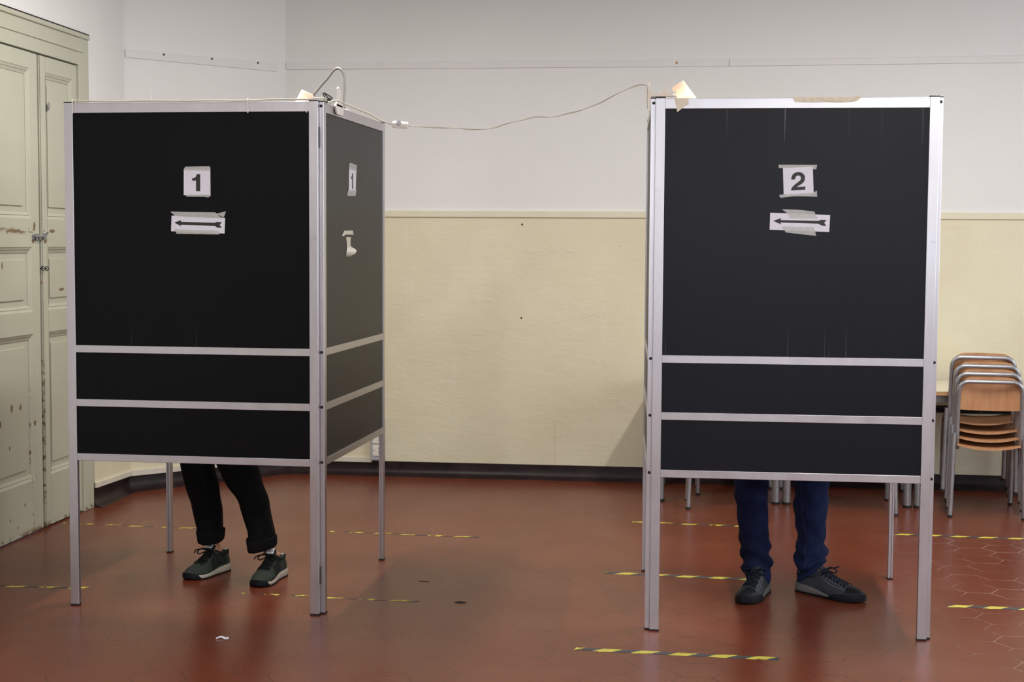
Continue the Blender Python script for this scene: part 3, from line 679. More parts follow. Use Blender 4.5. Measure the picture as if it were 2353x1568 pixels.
pts = [(-1.048, 5.56, 1.905), (-1.0, 5.56, 1.902), (-.942, 5.555, 1.898), (-.90, 5.555, 1.8965), (-.858, 5.55, 1.896), (-.82, 5.55, 1.891), (-.783, 5.55, 1.890), (-.745, 5.55, 1.892), (-.708, 5.55, 1.898), (-.675, 5.55, 1.909), (-.642, 5.55, 1.918), (-.60, 5.55, 1.927), (-.559, 5.55, 1.936), (-.515, 5.55, 1.936), (-.476, 5.55, 1.939), (-.435, 5.55, 1.949), (-.394, 5.55, 1.958), (-.355, 5.545, 1.972), (-.313, 5.54, 1.987), (-.27, 5.53, 2.009), (-.232, 5.52, 2.027), (-.19, 5.50, 2.042), (-.16, 5.485, 2.047), (-.140, 5.475, 2.043), (-.136, 5.480, 2.03), (-.137, 5.482, 2.0), (-.135, 5.484, 1.96)]
bm = bmesh.new(); P_s = smooth_path(pts, 6)
for sg in (-1, 1):
    tube(bm, [p+Vector((0, math.cos(i*.16)*.0016*sg, math.sin(i*.16)*.0016*sg)) for i, p in enumerate(P_s)], .0019, 6)
obj('cable_run', bm, M['cable'], cab, smooth=True)
bm = bmesh.new(); bx(bm, -.031, .031, -.014, .014, -.011, .011, .004, mat4=Matrix.Translation((-1.079, 5.56, 1.9085)) @ Matrix.Rotation(math.radians(5), 4, 'Y') @ Matrix.Rotation(math.radians(22), 4, 'X'))
sw = obj('inline_switch', bm, M['plastic'], cab, smooth='auto')
bm = bmesh.new(); cyl(bm, (-1.082, 5.545, 1.914), (0, -.92, .35), .010, .004, 20, .008); obj('push_button', bm, M['socket_grey'], sw, smooth='auto')
for (u, dz) in ((.728, 0), (.960, .002), (.018, 0)):
    bm = bmesh.new(); c = F1(u, 1.98, 0)
    tube(bm, [F1(u, 2.006, -.022), F1(u, 2.008, .0), F1(u+.001, 2.004, .005), F1(u+.002, 1.985, .0022), F1(u+.003, 1.962, .0022), F1(u+.001, 1.953, .004)], .0024, 6, flat=.6)
    obj('zip_tie', bm, M['plastic'], cab)
bm = bmesh.new(); tube(bm, [F1(.3396, 2.0035, -.004), F1(.336, 2.04, -.004), F1(.3316, 2.081, -.006)], .0012, 6); obj('zip_tie', bm, M['plastic'], cab)

# ------------------------------------------------------------------ clamp lamps on the booths
def shade(parent, a, b, r1, r2, seg=28):
    a, b = Vector(a), Vector(b); bm = bmesh.new(); d = (b-a).normalized()
    R_o = tube(bm, [a+d*.0, a+d*.002, b], [r1*.94, r1, r2], seg, caps=False); R_i = tube(bm, [a+d*.003, b], [r1-.002, r2-.002], seg, caps=False)
    bm.faces.new(R_o[0][::-1]); bm.faces.new(R_i[0])
    for k in range(seg): bm.faces.new((R_o[-1][k], R_o[-1][(k+1) % seg], R_i[-1][(k+1) % seg], R_i[-1][k]))
    s_ = obj('lamp_shade', bm, M['shade'], parent, smooth='auto')
    bm = bmesh.new(); cpos = a+d*(b-a).length*.62; ball(bm, cpos, .015, u=14, v=10); obj('bulb', bm, M['bulb'], parent, smooth=True)
    return s_
t_ = thing('clamp_lamp', 'white clamp lamp with a tall gooseneck arm on the left booth', 'lamp', (-1.376, 5.76, 1.96), 0, 'clamp lamps')
bm = bmesh.new(); pl = [(5.7211, 2.0653), (5.735, 2.0722), (5.750, 2.0722), (5.765, 2.0600), (5.7673, 2.0052), (5.8204, 1.9976), (5.813, 1.9654), (5.7063, 1.9628), (5.6787, 1.9928), (5.715, 2.0144)]
prism(bm, [(-1.366, y, z) for y, z in pl], [(-1.360, y, z) for y, z in pl]); bx(bm, -1.398, -1.392, 5.70, 5.81, 1.966, 2.003); bx(bm, -1.398, -1.360, 5.70, 5.80, 1.996, 2.003)
obj('clamp', bm, M['plastic'], t_)
bm = bmesh.new()
tube(bm, smooth_path([(-1.379, 5.94, 1.999), (-1.386, 5.94, 2.03), (-1.384, 5.94, 2.09), (-1.386, 5.942, 2.135), (-1.397, 5.945, 2.160), (-1.414, 5.95, 2.171), (-1.434, 5.955, 2.163), (-1.458, 5.96, 2.135), (-1.49, 5.965, 2.102), (-1.522, 5.965, 2.064)], 6), .0052, 10)
obj('gooseneck', bm, M['goose'], t_, smooth=True)
bm = bmesh.new(); bx(bm, -1.392, -1.366, 5.925, 5.955, 1.990, 2.003, .003); obj('arm_socket', bm, M['plastic'], t_)
shade(t_, (-1.546, 5.965, 2.076), (-1.588, 5.965, 1.985), .0275, .034)
t_ = thing('spring_clip', 'black folding clip at the corner of the left booth', 'clip', (-1.38, 5.62, 2.0))
bm = bmesh.new(); tube(bm, [(-1.379, 5.62, 1.998), (-1.3965, 5.62, 2.036), (-1.392, 5.62, 2.0385), (-1.377, 5.62, 2.030), (-1.357, 5.62, 2.0165), (-1.362, 5.62, 2.0125), (-1.3772, 5.62, 2.020), (-1.390, 5.62, 2.0355)], .0024, 6)
obj('wire_arm', bm, M['black'], t_)
bm = bmesh.new(); bx(bm, -1.378, -1.366, 5.614, 5.626, 2.006, 2.018, .002); obj('spring', bm, M['black'], t_)
bm = bmesh.new(); prism(bm, [(-1.392, 5.624, 2.020), (-1.384, 5.624, 2.022), (-1.366, 5.624, 2.0), (-1.388, 5.624, 1.998)], [(-1.392, 5.63, 2.020), (-1.384, 5.63, 2.022), (-1.366, 5.63, 2.0), (-1.388, 5.63, 1.998)]); obj('jaw', bm, M['plastic'], t_)

t_ = thing('clamp_lamp', 'white clamp lamp with lit shade on the right booth', 'lamp', (-.10, 5.48, 2.0), 0, 'clamp lamps')
pl = [[-0.1372, 2.0451], [-0.1296, 2.0481], [-0.1262, 2.0162], [-0.1108, 2.0085], [-0.0849, 2.0114], [-0.0744, 2.025], [-0.0691, 2.0432], [-0.0654, 2.0401], [-0.0682, 2.0189], [-0.0406, 2.0065], [-0.030, 2.0035], [-0.0649, 2.0025], [-0.0924, 2.0033], [-0.1229, 2.0019], [-0.1247, 1.9887], [-0.1243, 1.9492], [-0.1295, 1.9492], [-0.1305, 1.9857], [-0.1332, 2.0132]]
bm = bmesh.new(); vs = prism(bm, [(x, 5.466, z) for x, z in pl], [(x, 5.486, z) for x, z in pl]); obj('clamp', bm, M['cream_plastic'], t_)
bm = bmesh.new(); cyl(bm, (-.133, 5.476, 2.040), (0, 0, 1), .005, .012, 10); cyl(bm, (-.086, 5.476, 2.012), (.3, 0, 1), .005, .008, 10); obj('knob', bm, M['plastic'], t_)
shade(t_, (-.026, 5.56, 2.055), (.022, 5.56, 1.985), .0265, .030)
bm = bmesh.new(); tube(bm, smooth_path([(-.045, 5.478, 2.004), (-.04, 5.50, 2.010), (-.038, 5.53, 2.018), (-.030, 5.552, 2.032)], 5), .004, 8); obj('arm', bm, M['plastic'], t_, smooth=True)

# ------------------------------------------------------------------ worn hazard tape on the floor, small litter
def hz(a, b, wear, label):
    a = Vector((*a, 0)); b = Vector((*b, 0)); L = (b-a).length; ang = math.atan2((b-a).y, (b-a).x)
    c = (a+b)/2; bm = bmesh.new(); n = max(8, int(L/.02)); w = .0215; seed = c.x*7+c.y
    rows = []
    for i in range(n+1):
        x = -L/2+L*i/n
        j0 = mnoise.noise(Vector((x*14, seed, 0)))*(.002+.006*wear); j1 = mnoise.noise(Vector((x*17, seed+9, 0)))*(.002+.008*wear)
        rows.append([(x-.006*(1 if i == 0 else 0), -w+j0, .0004), (x, 0, .0009), (x+.010*(1 if i == n else 0), w+j1, .0004)])
    V = [[bm.verts.new(p) for p in r] for r in rows]
    for p, q in zip(V, V[1:]):
        for k_ in (0, 1): bm.faces.new((p[k_], q[k_], q[k_+1], p[k_+1]))
    o = obj('hazard_tape', bm, hazard('hazard_tape_%d' % int(wear*100), wear), None, tuple(c), local=True, rz=ang)
    tag(o, label, 'floor tape', 'hazard tape strips on the floor')
hz((-.363, 5.185), (.356, 5.156), .24, 'yellow and black floor tape nearest the camera, in front of the right booth')
hz((-.325, 6.423), (.36, 6.387), .22, 'yellow and black floor tape ending at the dark shoe in the right booth')
hz((1.091, 6.024), (1.95, 5.995), .22, 'yellow and black floor tape right of the right booth, nearer the camera')
hz((-3.12, 5.80), (-2.47, 5.830), .46, 'half worn yellow floor tape left of the left booth by the door')
hz((-1.80, 5.832), (-1.04, 5.794), .62, 'patchy floor tape across the front right leg of the left booth')
hz((-3.16, 7.170), (-2.40, 7.130), .60, 'faded floor tape starting at the door, behind the left booth')
hz((-1.747, 7.155), (-.98, 7.122), .56, 'patchy floor tape behind the rear right leg of the left booth')
hz((-.24, 7.637), (.31, 7.606), .48, 'worn floor tape behind the left legs of the right booth')
hz((1.08, 7.503), (1.95, 7.468), .22, 'yellow and black floor tape below the stacked chairs')
bm = bmesh.new(); rr = []
for i in range(9):
    s_ = i/8; x = -1.682+.050*s_; w = lerpk([(0, .0015), (.45, .002), (.6, .007), (.9, .007), (1, .003)], s_); z = .001+.004*math.sin(s_*5)**2
    rr.append([(x, 5.134-w+.01*math.sin(s_*4), z), (x, 5.134+w+.01*math.sin(s_*4), z+.003), (x, 5.134+w+.01*math.sin(s_*4), z+.0045), (x, 5.134-w+.01*math.sin(s_*4), z+.0015)])
loft(bm, rr); tag(obj('paper_scrap', bm, M['paper'], None, (-1.66, 5.134, 0)), 'tiny curled white paper scrap on the floor in front of the left booth', 'litter')
bm = bmesh.new(); loft(bm, [[(-.90+.05*s_, 5.797-.006*math.sin(PI*s_)-.002, .0), (-.90+.05*s_, 5.797+.010*math.sin(PI*s_)+.002, .0), (-.90+.05*s_, 5.797+.004, .002+.004*math.sin(PI*s_))] for s_ in (0, .2, .4, .6, .8, 1)])
tag(obj('dark_scrap', bm, M['black'], None, (-.875, 5.797, 0)), 'small black scrap on the floor right of the left booth', 'litter')
bm = bmesh.new(); loft(bm, [[(-1.11+.045*s_, 6.144-.003, 0), (-1.11+.045*s_, 6.144+.004+.003*math.sin(PI*s_), 0), (-1.11+.045*s_, 6.146, .0025)] for s_ in (0, .25, .5, .75, 1)])
tag(obj('dark_scrap', bm, M['black'], None, (-1.09, 6.144, 0)), 'thin dark sliver on the floor behind the black scrap', 'litter')

# ------------------------------------------------------------------ school desks along the back wall
def desk(x0, x1, label):
    y0, y1, zt = 8.235, 8.865, .660
    t_ = thing('school_desk', label, 'desk', ((x0+x1)/2, (y0+y1)/2, 0), 0, 'school desks along the back wall')
    obj('desk_top', box(x0, x1, y0, y1, zt-.004, zt, bev=.001), M['desktop'], t_)
    obj('edge_band', box(x0+.001, x1-.001, y0+.001, y1-.001, zt-.024, zt-.004), M['ply_edge'], t_)
    bm = bmesh.new()
    for (a, b, c, d) in ((x0+.03, x1-.03, y0+.045, y0+.065), (x0+.03, x1-.03, y1-.06, y1-.04), (x0+.02, x0+.04, y0+.05, y1-.05), (x1-.04, x1-.02, y0+.05, y1-.05)): bx(bm, a, b, c, d, zt-.070, zt-.024, .003)
    obj('under_frame', bm, M['desk_steel'], t_)
    for x in (x0+.028, x1-.028):
        for y in (y0+.055, y1-.05):
            bm = bmesh.new(); cyl(bm, (x, y, .012), (0, 0, 1), .0225, zt-.036, 20); l_ = obj('leg', bm, M['steel'], t_, smooth='auto')
            bm = bmesh.new(); cyl(bm, (x, y, 0), (0, 0, 1), .024, .014, 20); obj('foot_cap', bm, M['black'], l_, smooth='auto')
    bm = bmesh.new(); zt2 = zt-.13
    for i in range(9): tube(bm, [(x0+.08, y0+.10+i*.045, zt2), (x1-.08, y0+.10+i*.045, zt2)], .003, 6)
    for x in (x0+.08, (x0+x1)/2, x1-.08): tube(bm, [(x, y0+.09, zt2+.06), (x, y0+.09, zt2), (x, y0+.47, zt2), (x, y0+.47, zt2+.06)], .003, 6)
    for (y, z) in ((y0+.09, zt2+.03), (y0+.09, zt2+.06), (y0+.47, zt2+.03)): tube(bm, [(x0+.08, y, z), (x1-.08, y, z)], .003, 6)
    obj('wire_tray', bm, M['wire'], t_)
desk(-.133, .569, 'leftmost school desk against the back wall, legs seen under the right booth')
desk(.574, 1.294, 'middle school desk against the back wall, mostly behind the right booth')
desk(1.296, 2.022, 'school desk with pale top behind the stack of wooden chairs')

# ------------------------------------------------------------------ school chairs (back towards the camera)
def make_chair(label, group, loc):
    """local frame: origin on the floor midway between the rear feet, the chair faces +y"""
    t_ = thing('school_chair', label, 'chair', loc, 0, group)
    bm = bmesh.new(); nx, ny = 16, 12; th = .009; top, bot = [], []
    for i in range(nx+1):
        u = -1+2*i/nx; a, b = [], []
        for j in range(ny+1):
            v = j/ny; hw = .172+.010*v; rc = 1.0
            hw *= (1-.10*max(0, (v-.86)/.14)**2-.06*max(0, (.14-v)/.14)**2)
            x = u*hw; y = -.028+.365*v-.018*(u*u)*(1 if v < .5 else -1.0)*(-1 if v < .5 else 1)
            z = .405-.020*(1-u*u)+.010*(v-.5)-.028*max(0, (v-.82)/.18)**2
            a.append((x, y, z)); b.append((x, y, z-th))
        top.append(a); bot.append(b)
    def grid(g, flip=False):
        V = [[bm.verts.new(p) for p in r] for r in g]
        for p, q in zip(V, V[1:]):
            for j in range(len(p)-1): bm.faces.new((p[j], q[j], q[j+1], p[j+1]))
        return V
    def slab(gt, gb):
        A, B = grid(gt), grid(gb); n0, n1 = len(A)-1, len(A[0])-1
        loop = [(i, 0) for i in range(n0)]+[(n0, j) for j in range(n1)]+[(i, n1) for i in range(n0, 0, -1)]+[(0, j) for j in range(n1, 0, -1)]
        for (i, j), (k_, l_) in zip(loop, loop[1:]+loop[:1]): bm.faces.new((A[i][j], A[k_][l_], B[k_][l_], B[i][j]))
    slab(top, bot); obj('seat', bm, M['wood'], t_, local=True, smooth='auto')
    bm = bmesh.new(); ft, bk = [], []
    for i in range(17):
        u = -1+2*i/16; a, b = [], []
        for j in range(9):
            v = j/8; hw = .156; rc = .055
            zz = .585+.172*v+.004*(1-u*u)*(v > .5)-.006*(1-u*u)*(v < .3); x = u*hw
            dz = max(0, abs(x)-(hw-rc)); lim = .757-(rc-math.sqrt(max(0, rc*rc-dz*dz))) if dz > 0 else .757
            zz = min(zz, lim+.004*(1-u*u))
            y = .012-.022*(u*u)+.016*(.6-v)
            a.append((x, y, zz)); b.append((x, y+.010, zz))
        ft.append(a); bk.append(b)
    slab(ft, bk); obj('backrest', bm, M['wood'], t_, local=True, smooth='auto')
    bm = bmesh.new(); r_ = .0115; yb = -.012
    pp = [(-.163, yb+.018, .372), (-.163, yb+.016, .45), (-.163, yb+.004, .60), (-.161, yb-.008, .672)]
    for k_ in range(0, 7): a = PI*k_/12; pp.append((-.161+.048*(1-math.cos(a)), yb-.010-.010*math.sin(a)*.5, .690+.048*math.sin(a)))
    full = pp+[(-x, y, z) for x, y, z in pp[::-1]]
    tube(bm, full, r_, 12); obj('back_frame', bm, M['steel'], t_, local=True, smooth=True)
    for sx in (-1, 1):
        bm = bmesh.new(); tube(bm, [(sx*.190, 0, .010), (sx*.183, .002, .25), (sx*.178, .003, .458)], .0125, 12); l_ = obj('leg', bm, M['steel'], t_, local=True, smooth='auto')
        bm = bmesh.new(); tube(bm, [(sx*.1902, 0, 0), (sx*.1898, 0, .013)], .0138, 12); obj('foot_cap', bm, M['black'], l_, local=True, smooth='auto')
        bm = bmesh.new(); tube(bm, [(sx*.170, .475, .010), (sx*.169, .455, .25), (sx*.167, .440, .345), (sx*.166, .415, .368), (sx*.165, .36, .374)], .0125, 12); l_ = obj('leg', bm, M['steel'], t_, local=True, smooth='auto')
        bm = bmesh.new(); tube(bm, [(sx*.170, .4755, 0), (sx*.170, .4745, .013)], .0138, 12); obj('foot_cap', bm, M['black'], l_, local=True, smooth='auto')
        bm = bmesh.new(); tube(bm, [(sx*.176, .006, .385), (sx*.166, .05, .379), (sx*.165, .36, .374)], .0105, 10); obj('side_rail', bm, M['steel'], t_, local=True, smooth='auto')
    return t_
first = make_chair('wooden school chair at the bottom of the right stack, its backrest fully seen', 'stacked school chairs beside the right booth', (1.640, 8.005, 0))
def place(src, loc, rz, label, group=None):
    c = copy_tree(src); c.location = loc; c.rotation_euler = (0, 0, rz); c['label'] = label
    if group: c['group'] = group
    return c
RZ = math.radians(-6); first.rotation_euler = (0, 0, RZ)
DS = [(-.002, .036, .0385, 'wooden school chair second from the bottom of the right stack'), (-.006, .072, .0775, 'wooden school chair third from the bottom of the right stack'), (-.020, .115, .121, 'wooden school chair on top of the right stack')]
for (dx, dy, dz, lb) in DS: place(first, (1.640+dx, 8.005+dy, dz), RZ-.008, lb)
G2 = 'chairs pushed under the desks behind the right booth'
place(first, (.241, 8.035, 0), -.08, 'chair behind the right booth, steel legs left of the blue jeans', G2)
place(first, (.236, 8.075, .0385), -.08, 'chair stacked on the one left of the blue jeans, behind the right booth', G2)
place(first, (.975, 8.032, 0), -.08, 'chair behind the right booth, its right leg by the booth rear post', G2)

# ------------------------------------------------------------------ shoes
def shoe(parent, heel, toe, kind, top_h=.0, flip=1):
    """parent = person; heel and toe are floor points; kind 'runner' or 'hiker'"""
    hx = Vector((*heel, 0)); d = Vector((*toe, 0))-hx; L = d.length; d.normalize(); n = Vector((-d.y, d.x, 0))*flip
    W4 = Matrix(((d.x, n.x, 0, hx.x), (d.y, n.y, 0, hx.y), (0, 0, 1, 0), (0, 0, 0, 1)))
    T = lambda bm: (bmesh.ops.transform(bm, matrix=W4, verts=bm.verts), bm)[1]
    run = kind == 'runner'
    hw = [(0, .004), (.015, .020), (.05, .030), (.14, .035), (.28, .0355), (.42, .037), (.56, .044), (.68, .0485), (.78, .047), (.86, .0405), (.92, .032), (.96, .022), (.985, .011), (1.0, .002)]
    cy = [(0, 0), (.3, .002), (.55, 0), (.75, -.002), (1, -.008)]
    hh = ([(0, .062), (.03, .086), (.10, .094), (.2, .090), (.28, .092), (.36, .108), (.44, .102), (.54, .086), (.66, .069), (.78, .058), (.88, .050), (.95, .040), (1, .026)] if run else
          [(0, .066), (.03, .080), (.10, .086), (.2, .082), (.28, .088), (.36, .102), (.44, .100), (.54, .088), (.66, .073), (.78, .062), (.88, .055), (.95, .045), (1, .030)])
    zs = [(0, .032), (.3, .028), (.55, .020), (.75, .016), (.9, .019), (1, .026)]
    nexp = lambda s: smoothk([(0, 2.6), (.3, 2.9), (.5, 2.1), (.8, 2.2), (1, 2.2)], s)
    def surf(s, t_, off=0.0):            # t_ in -1..1 across the foot
        w = smoothk(hw, s)+off; z0 = smoothk(zs, s); h = smoothk(hh, s)+off; e = nexp(s)
        ang = t_*PI/2; cx_, sz = math.sin(ang), math.cos(ang)
        y = w*math.copysign(abs(cx_)**(2/e), cx_); z = z0+(h-z0)*abs(sz)**(2/e)
        if .02 < s < .42: y *= 1-.22*max(0, (z-.05)/.05)
        return Vector((s*L, y+smoothk(cy, s), z))
    def upper(s0, s1, off, name, mat, par, t0=-1, t1=1, ns=40):
        bm = bmesh.new(); rings = []
        for i in range(ns+1):
            u = i/ns; s = s0+(s1-s0)*(u if name != 'upper' else (1-math.cos(PI*u))/2)
            r = [tuple(surf(s, t0+(t1-t0)*j/24, off)) for j in range(25)]
            lo = [tuple(surf(s, t0+(t1-t0)*j/24, off-.004)) for j in (24, 18, 12, 6, 0)] if name != 'upper' else [(s*L, smoothk(cy, s)+smoothk(hw, s)*(1-2*(k_+1)/6), smoothk(zs, s)-.004) for k_ in range(5)]
            rings.append(r+lo)
        loft(bm, rings); return obj(name, T(bm), mat, par, smooth='auto')
    base_m = M['suede'] if run else M['leather']
    sh = upper(0, 1, 0, 'shoe', base_m, parent) if False else None
    root_bm = bmesh.new(); rings = []
    for i in range(49):
        s = (1-math.cos(PI*i/48))/2
        rings.append([tuple(surf(s, -1+2*j/24)) for j in range(25)]+[(s*L, smoothk(cy, s)+smoothk(hw, s)*(1-2*(k_+1)/6), smoothk(zs, s)-.004) for k_ in range(5)])
    loft(root_bm, rings)
    sh = obj('shoe', T(root_bm), base_m, parent, smooth='auto')
    # soles
    def sole(z0f, z1f, grow, name, mat, s0=0.0, s1=1.0, step=0):
        bm = bmesh.new(); rings = []
        for i in range(41):
            u = (1-math.cos(PI*i/40))/2; s = s0+(s1-s0)*u
            w = smoothk(hw, s)+grow; y0 = smoothk(cy, s); x = -.004+s*(L+.008)
            if s < .02 or s > .985: w = max(.006, w-.002)
            a, b = z0f(s), z1f(s)
            if step and i % 2: a += step
            rings.append([(x, y0-w*.96, a), (x, y0-w, a+(b-a)*.30), (x, y0-w*.985, a+(b-a)*.7), (x, y0-w*.93, b), (x, y0, b+.001), (x, y0+w*.93, b), (x, y0+w*.985, a+(b-a)*.7), (x, y0+w, a+(b-a)*.30), (x, y0+w*.96, a), (x, y0, a)])
        loft(bm, rings); return obj(name, T(bm), mat, sh, smooth='auto')
    toe_spring = lambda s: .010*max(0, (s-.80)/.2)**1.6
    if run:
        sole(lambda s: .006+toe_spring(s), lambda s: smoothk(zs, s)+.004, .004, 'midsole', M['midsole'], 0, .87)
        sole(lambda s: .000+toe_spring(s), lambda s: .0075+toe_spring(s), .0048, 'outsole', M['rubber'], 0, 1, .003)
        sole(lambda s: .004+toe_spring(s), lambda s: lerpk([(.83, .010), (.88, .024), (.94, .031), (1, .034)], s), .0050, 'toe_bumper', M['rubber'], .83, 1)
        # overlays
        upper(.005, .16, .0012, 'heel_panel', M['suede'], sh, ns=10); upper(.30, .56, .0008, 'mesh_panel', M['mesh_cloth'], sh, -.93, -.48, 12); upper(.12, .56, .0008, 'mesh_panel', M['mesh_cloth'], sh, .48, .93, 12)
        upper(.46, .74, .0014, 'tongue', M['mesh_cloth'], sh, -.26, .26, 14)
    else:
        sole(lambda s: .008+toe_spring(s), lambda s: smoothk([(0, .042), (.3, .034), (.5, .020), (.6, .014)], s), .0045, 'midsole', M['midsole_grey'], 0, .58)
        sole(lambda s: .000+toe_spring(s), lambda s: smoothk([(0, .010), (.4, .010), (.55, .014), (.7, .030), (1, .036)], s), .0055, 'outsole', M['rubber'], 0, 1, .004)
        upper(.80, .998, .0022, 'toe_cap', M['rubber'], sh, -1, 1, 16)
        upper(.43, .80, .0012, 'tongue', M['leather'], sh, -.30, .30, 14)
        bm = bmesh.new()
        for sg in (-1, 1): tube(bm, [surf(.40+.40*k_/12, sg*(.50+.06*math.sin(k_/12*PI)), .0012) for k_ in range(13)], .0009, 5)
        obj('seam', T(bm), M['desk_steel'], sh)
        for sg in (-1, 1):
            for k_ in range(7):
                bm = bmesh.new(); p = surf(.45+.047*k_, sg*.40, .0016); ball(bm, p, .0026, .0026, .0022, 8, 6); obj('eyelet', T(bm), M['steel'], sh)
    lm = M['lace'] if run else M['lace_navy']
    bm = bmesh.new(); nl = 6 if run else 7; s0, s1 = (.44, .70) if run else (.43, .76)
    for k_ in range(nl):
        s = s0+(s1-s0)*k_/(nl-1); ds = .018 if k_ % 2 else -.006
        tube(bm, [surf(s+ds*(j/10-.5), -.36+.72*j/10, .0045 if 0 < j < 10 else .001) for j in range(11)], .0029, 6, flat=.6)
        if k_ < nl-1: tube(bm, [surf(s+.5*(s1-s0)/(nl-1)*(1+(j/8-.5)*1.6), (-.34+.68*j/8)*(1 if k_ % 2 else -1), .0035) for j in range(9)], .0026, 6, flat=.6)
    kp = surf(.455 if run else .42, 0, .006)
    ball(bm, kp, .009, .011, .006, 10, 8)
    for sg in (-1, 1):
        tube(bm, smooth_path([kp, kp+Vector((.010, sg*.022, .010)), kp+Vector((.026, sg*.042, -.002)), kp+Vector((.030, sg*.030, -.012)), kp+Vector((.008, sg*.008, -.002))], 6), .0028, 6)
        tube(bm, smooth_path([kp, kp+Vector((.018, sg*.020, .008)), kp+Vector((.030, sg*.046, .004 if run else .010)), kp+Vector((.026, sg*.060, -.012 if run else .012))], 5), .0026, 6)
    obj('laces', T(bm), lm, sh, smooth='auto')
    # padded collar and tongue top
    bm = bmesh.new(); ring = []
    for k_ in range(33):
        a = 2*PI*k_/32; s = .185+.185*math.cos(a); z = smoothk(hh, s)-.004+(.004 if s < .06 else 0)
        ring.append(Vector((s*L, math.sin(a)*.029+smoothk(cy, s), z)))
    tube(bm, ring, .0062, 8, caps=False); obj('collar', T(bm), M['mesh_cloth'] if run else M['leather'], sh, smooth='auto')
    bm = bmesh.new(); tp = surf(.385, 0)
    tw = .021
    rr = []
    for i in range(7):
        u = i/6; c = tp+Vector((-.022*(1-u)*.6+.014*u, 0, (.022 if run else .014)*(1-u)-.004*u)); w = tw*(1-.25*(1-u)**3)
        rr.append([(c.x, -w, c.z-.003), (c.x-.003, 0, c.z+.002), (c.x, w, c.z-.003), (c.x+.007, w*.9, c.z+.002), (c.x+.008, 0, c.z+.008), (c.x+.007, -w*.9, c.z+.002)])
    loft(bm, rr); tg = obj('tongue_top', T(bm), M['mesh_cloth'] if run else M['leather'], sh, smooth='auto')
    if run:
        bm = bmesh.new(); lw = .0155
        q = [surf(.425, 0)+Vector((0, 0, 0))]
        a = tp+Vector((-.001, 0, .0275)); b = tp+Vector((.0185, 0, .0090))
        v = [Vector((a.x, -lw, a.z)), Vector((a.x, lw, a.z)), Vector((b.x, lw, b.z)), Vector((b.x, -lw, b.z))]
        up_ = Vector((.5, 0, .85))*.0012
        prism(bm, [p for p in v], [p+up_ for p in v]); lab = obj('tongue_label', T(bm), M['white_label'], sh)
        bm = bmesh.new()
        def on(u, w_): return v[0].lerp(v[1], u).lerp(v[3].lerp(v[2], u), w_)+up_*1.25
        for (u0, w0, u1, w1) in ((.12, .62, .2, .38), (.2, .38, .27, .62), (.27, .62, .34, .40), (.34, .40, .40, .62), (.45, .60, .52, .40), (.52, .40, .58, .62)): tube(bm, [on(u0, w0), on(u1, w1)], .0009, 5)
        tube(bm, [on(.74+.10*math.cos(k_*PI/6), .5+.28*math.sin(k_*PI/6)) for k_ in range(10)], .0012, 5)
        tube(bm, [on(.12, .82), on(.60, .82)], .0006, 5)
        obj('logo_print', T(bm), M['ink'], lab)
        bm = bmesh.new(); p = surf(.03, 0); bx(bm, -.003, .006, -.010, .010, .060, .094, .002); obj('heel_tab', T(bm), M['white_label'], sh)
    return sh

# ------------------------------------------------------------------ trousers: two lofted legs and a seat in one mesh
def leg_rings(keys, ry_f, fold, tilt=None, n=44, nz=110, hem=.0):
    z0, z1 = keys[0][0], keys[-1][0]; rings = []
    for i in range(nz+1):
        z = z0+(z1-z0)*(i/nz)**1.15
        xl = smoothk([(k[0], k[1]) for k in keys], z); xr = smoothk([(k[0], k[2]) for k in keys], z); yc = smoothk([(k[0], k[3]) for k in keys], z)
        rx = (xr-xl)/2; cx = (xr+xl)/2; ry = rx*smoothk(ry_f, z); r = []
        for k in range(n):
            a = 2*PI*k/n; f = fold(z, a)
            px, py = math.cos(a)*(rx+f), math.sin(a)*(ry+f); pz = z
            if tilt: pz += (tilt[0]*px/rx+tilt[1]*py/ry)*max(0, 1-(z-z0)/.10)
            r.append((cx+px, yc+py, pz))
        rings.append(r)
    return rings
def trousers(parent, legs, pelvis, mat, ry_f, folds, tilts, name='trousers'):
    bm = bmesh.new()
    for keys, fo, ti in zip(legs, folds, tilts):
        rg = leg_rings(keys, ry_f, fo, ti); V = loft(bm, rg, caps=False)
        inn = [[(x+(cx_-x)*.10, y+(cy_-y)*.10, z+.001) for (x, y, z) in r] for r in rg[:10] for cx_, cy_ in [(sum(p[0] for p in r)/len(r), sum(p[1] for p in r)/len(r))]]
        I = [[bm.verts.new(p) for p in r] for r in inn]
        for a, b in zip(I, I[1:]):
            for k in range(len(a)): bm.faces.new((a[k], b[k], b[(k+1) % len(a)], a[(k+1) % len(a)]))
        for k in range(len(I[0])): bm.faces.new((V[0][k], I[0][k], I[0][(k+1) % len(I[0])], V[0][(k+1) % len(I[0])]))
        bm.faces.new(V[-1])
    (px, py, pz, rx, ry, rz) = pelvis; rr = []
    for i in range(15):
        u = i/14; z = pz-.13+.25*u; s = smoothk([(0, .55), (.25, .93), (.5, 1.02), (.8, .95), (1, .86)], u)
        rr.append([(px+math.cos(a)*rx*s, py+math.sin(a)*ry*(s+.05), z) for a in [2*PI*k/40 for k in range(40)]])
    loft(bm, rr)
    bm.normal_update()
    me = obj(name, bm, mat, parent, smooth=True)
    return me

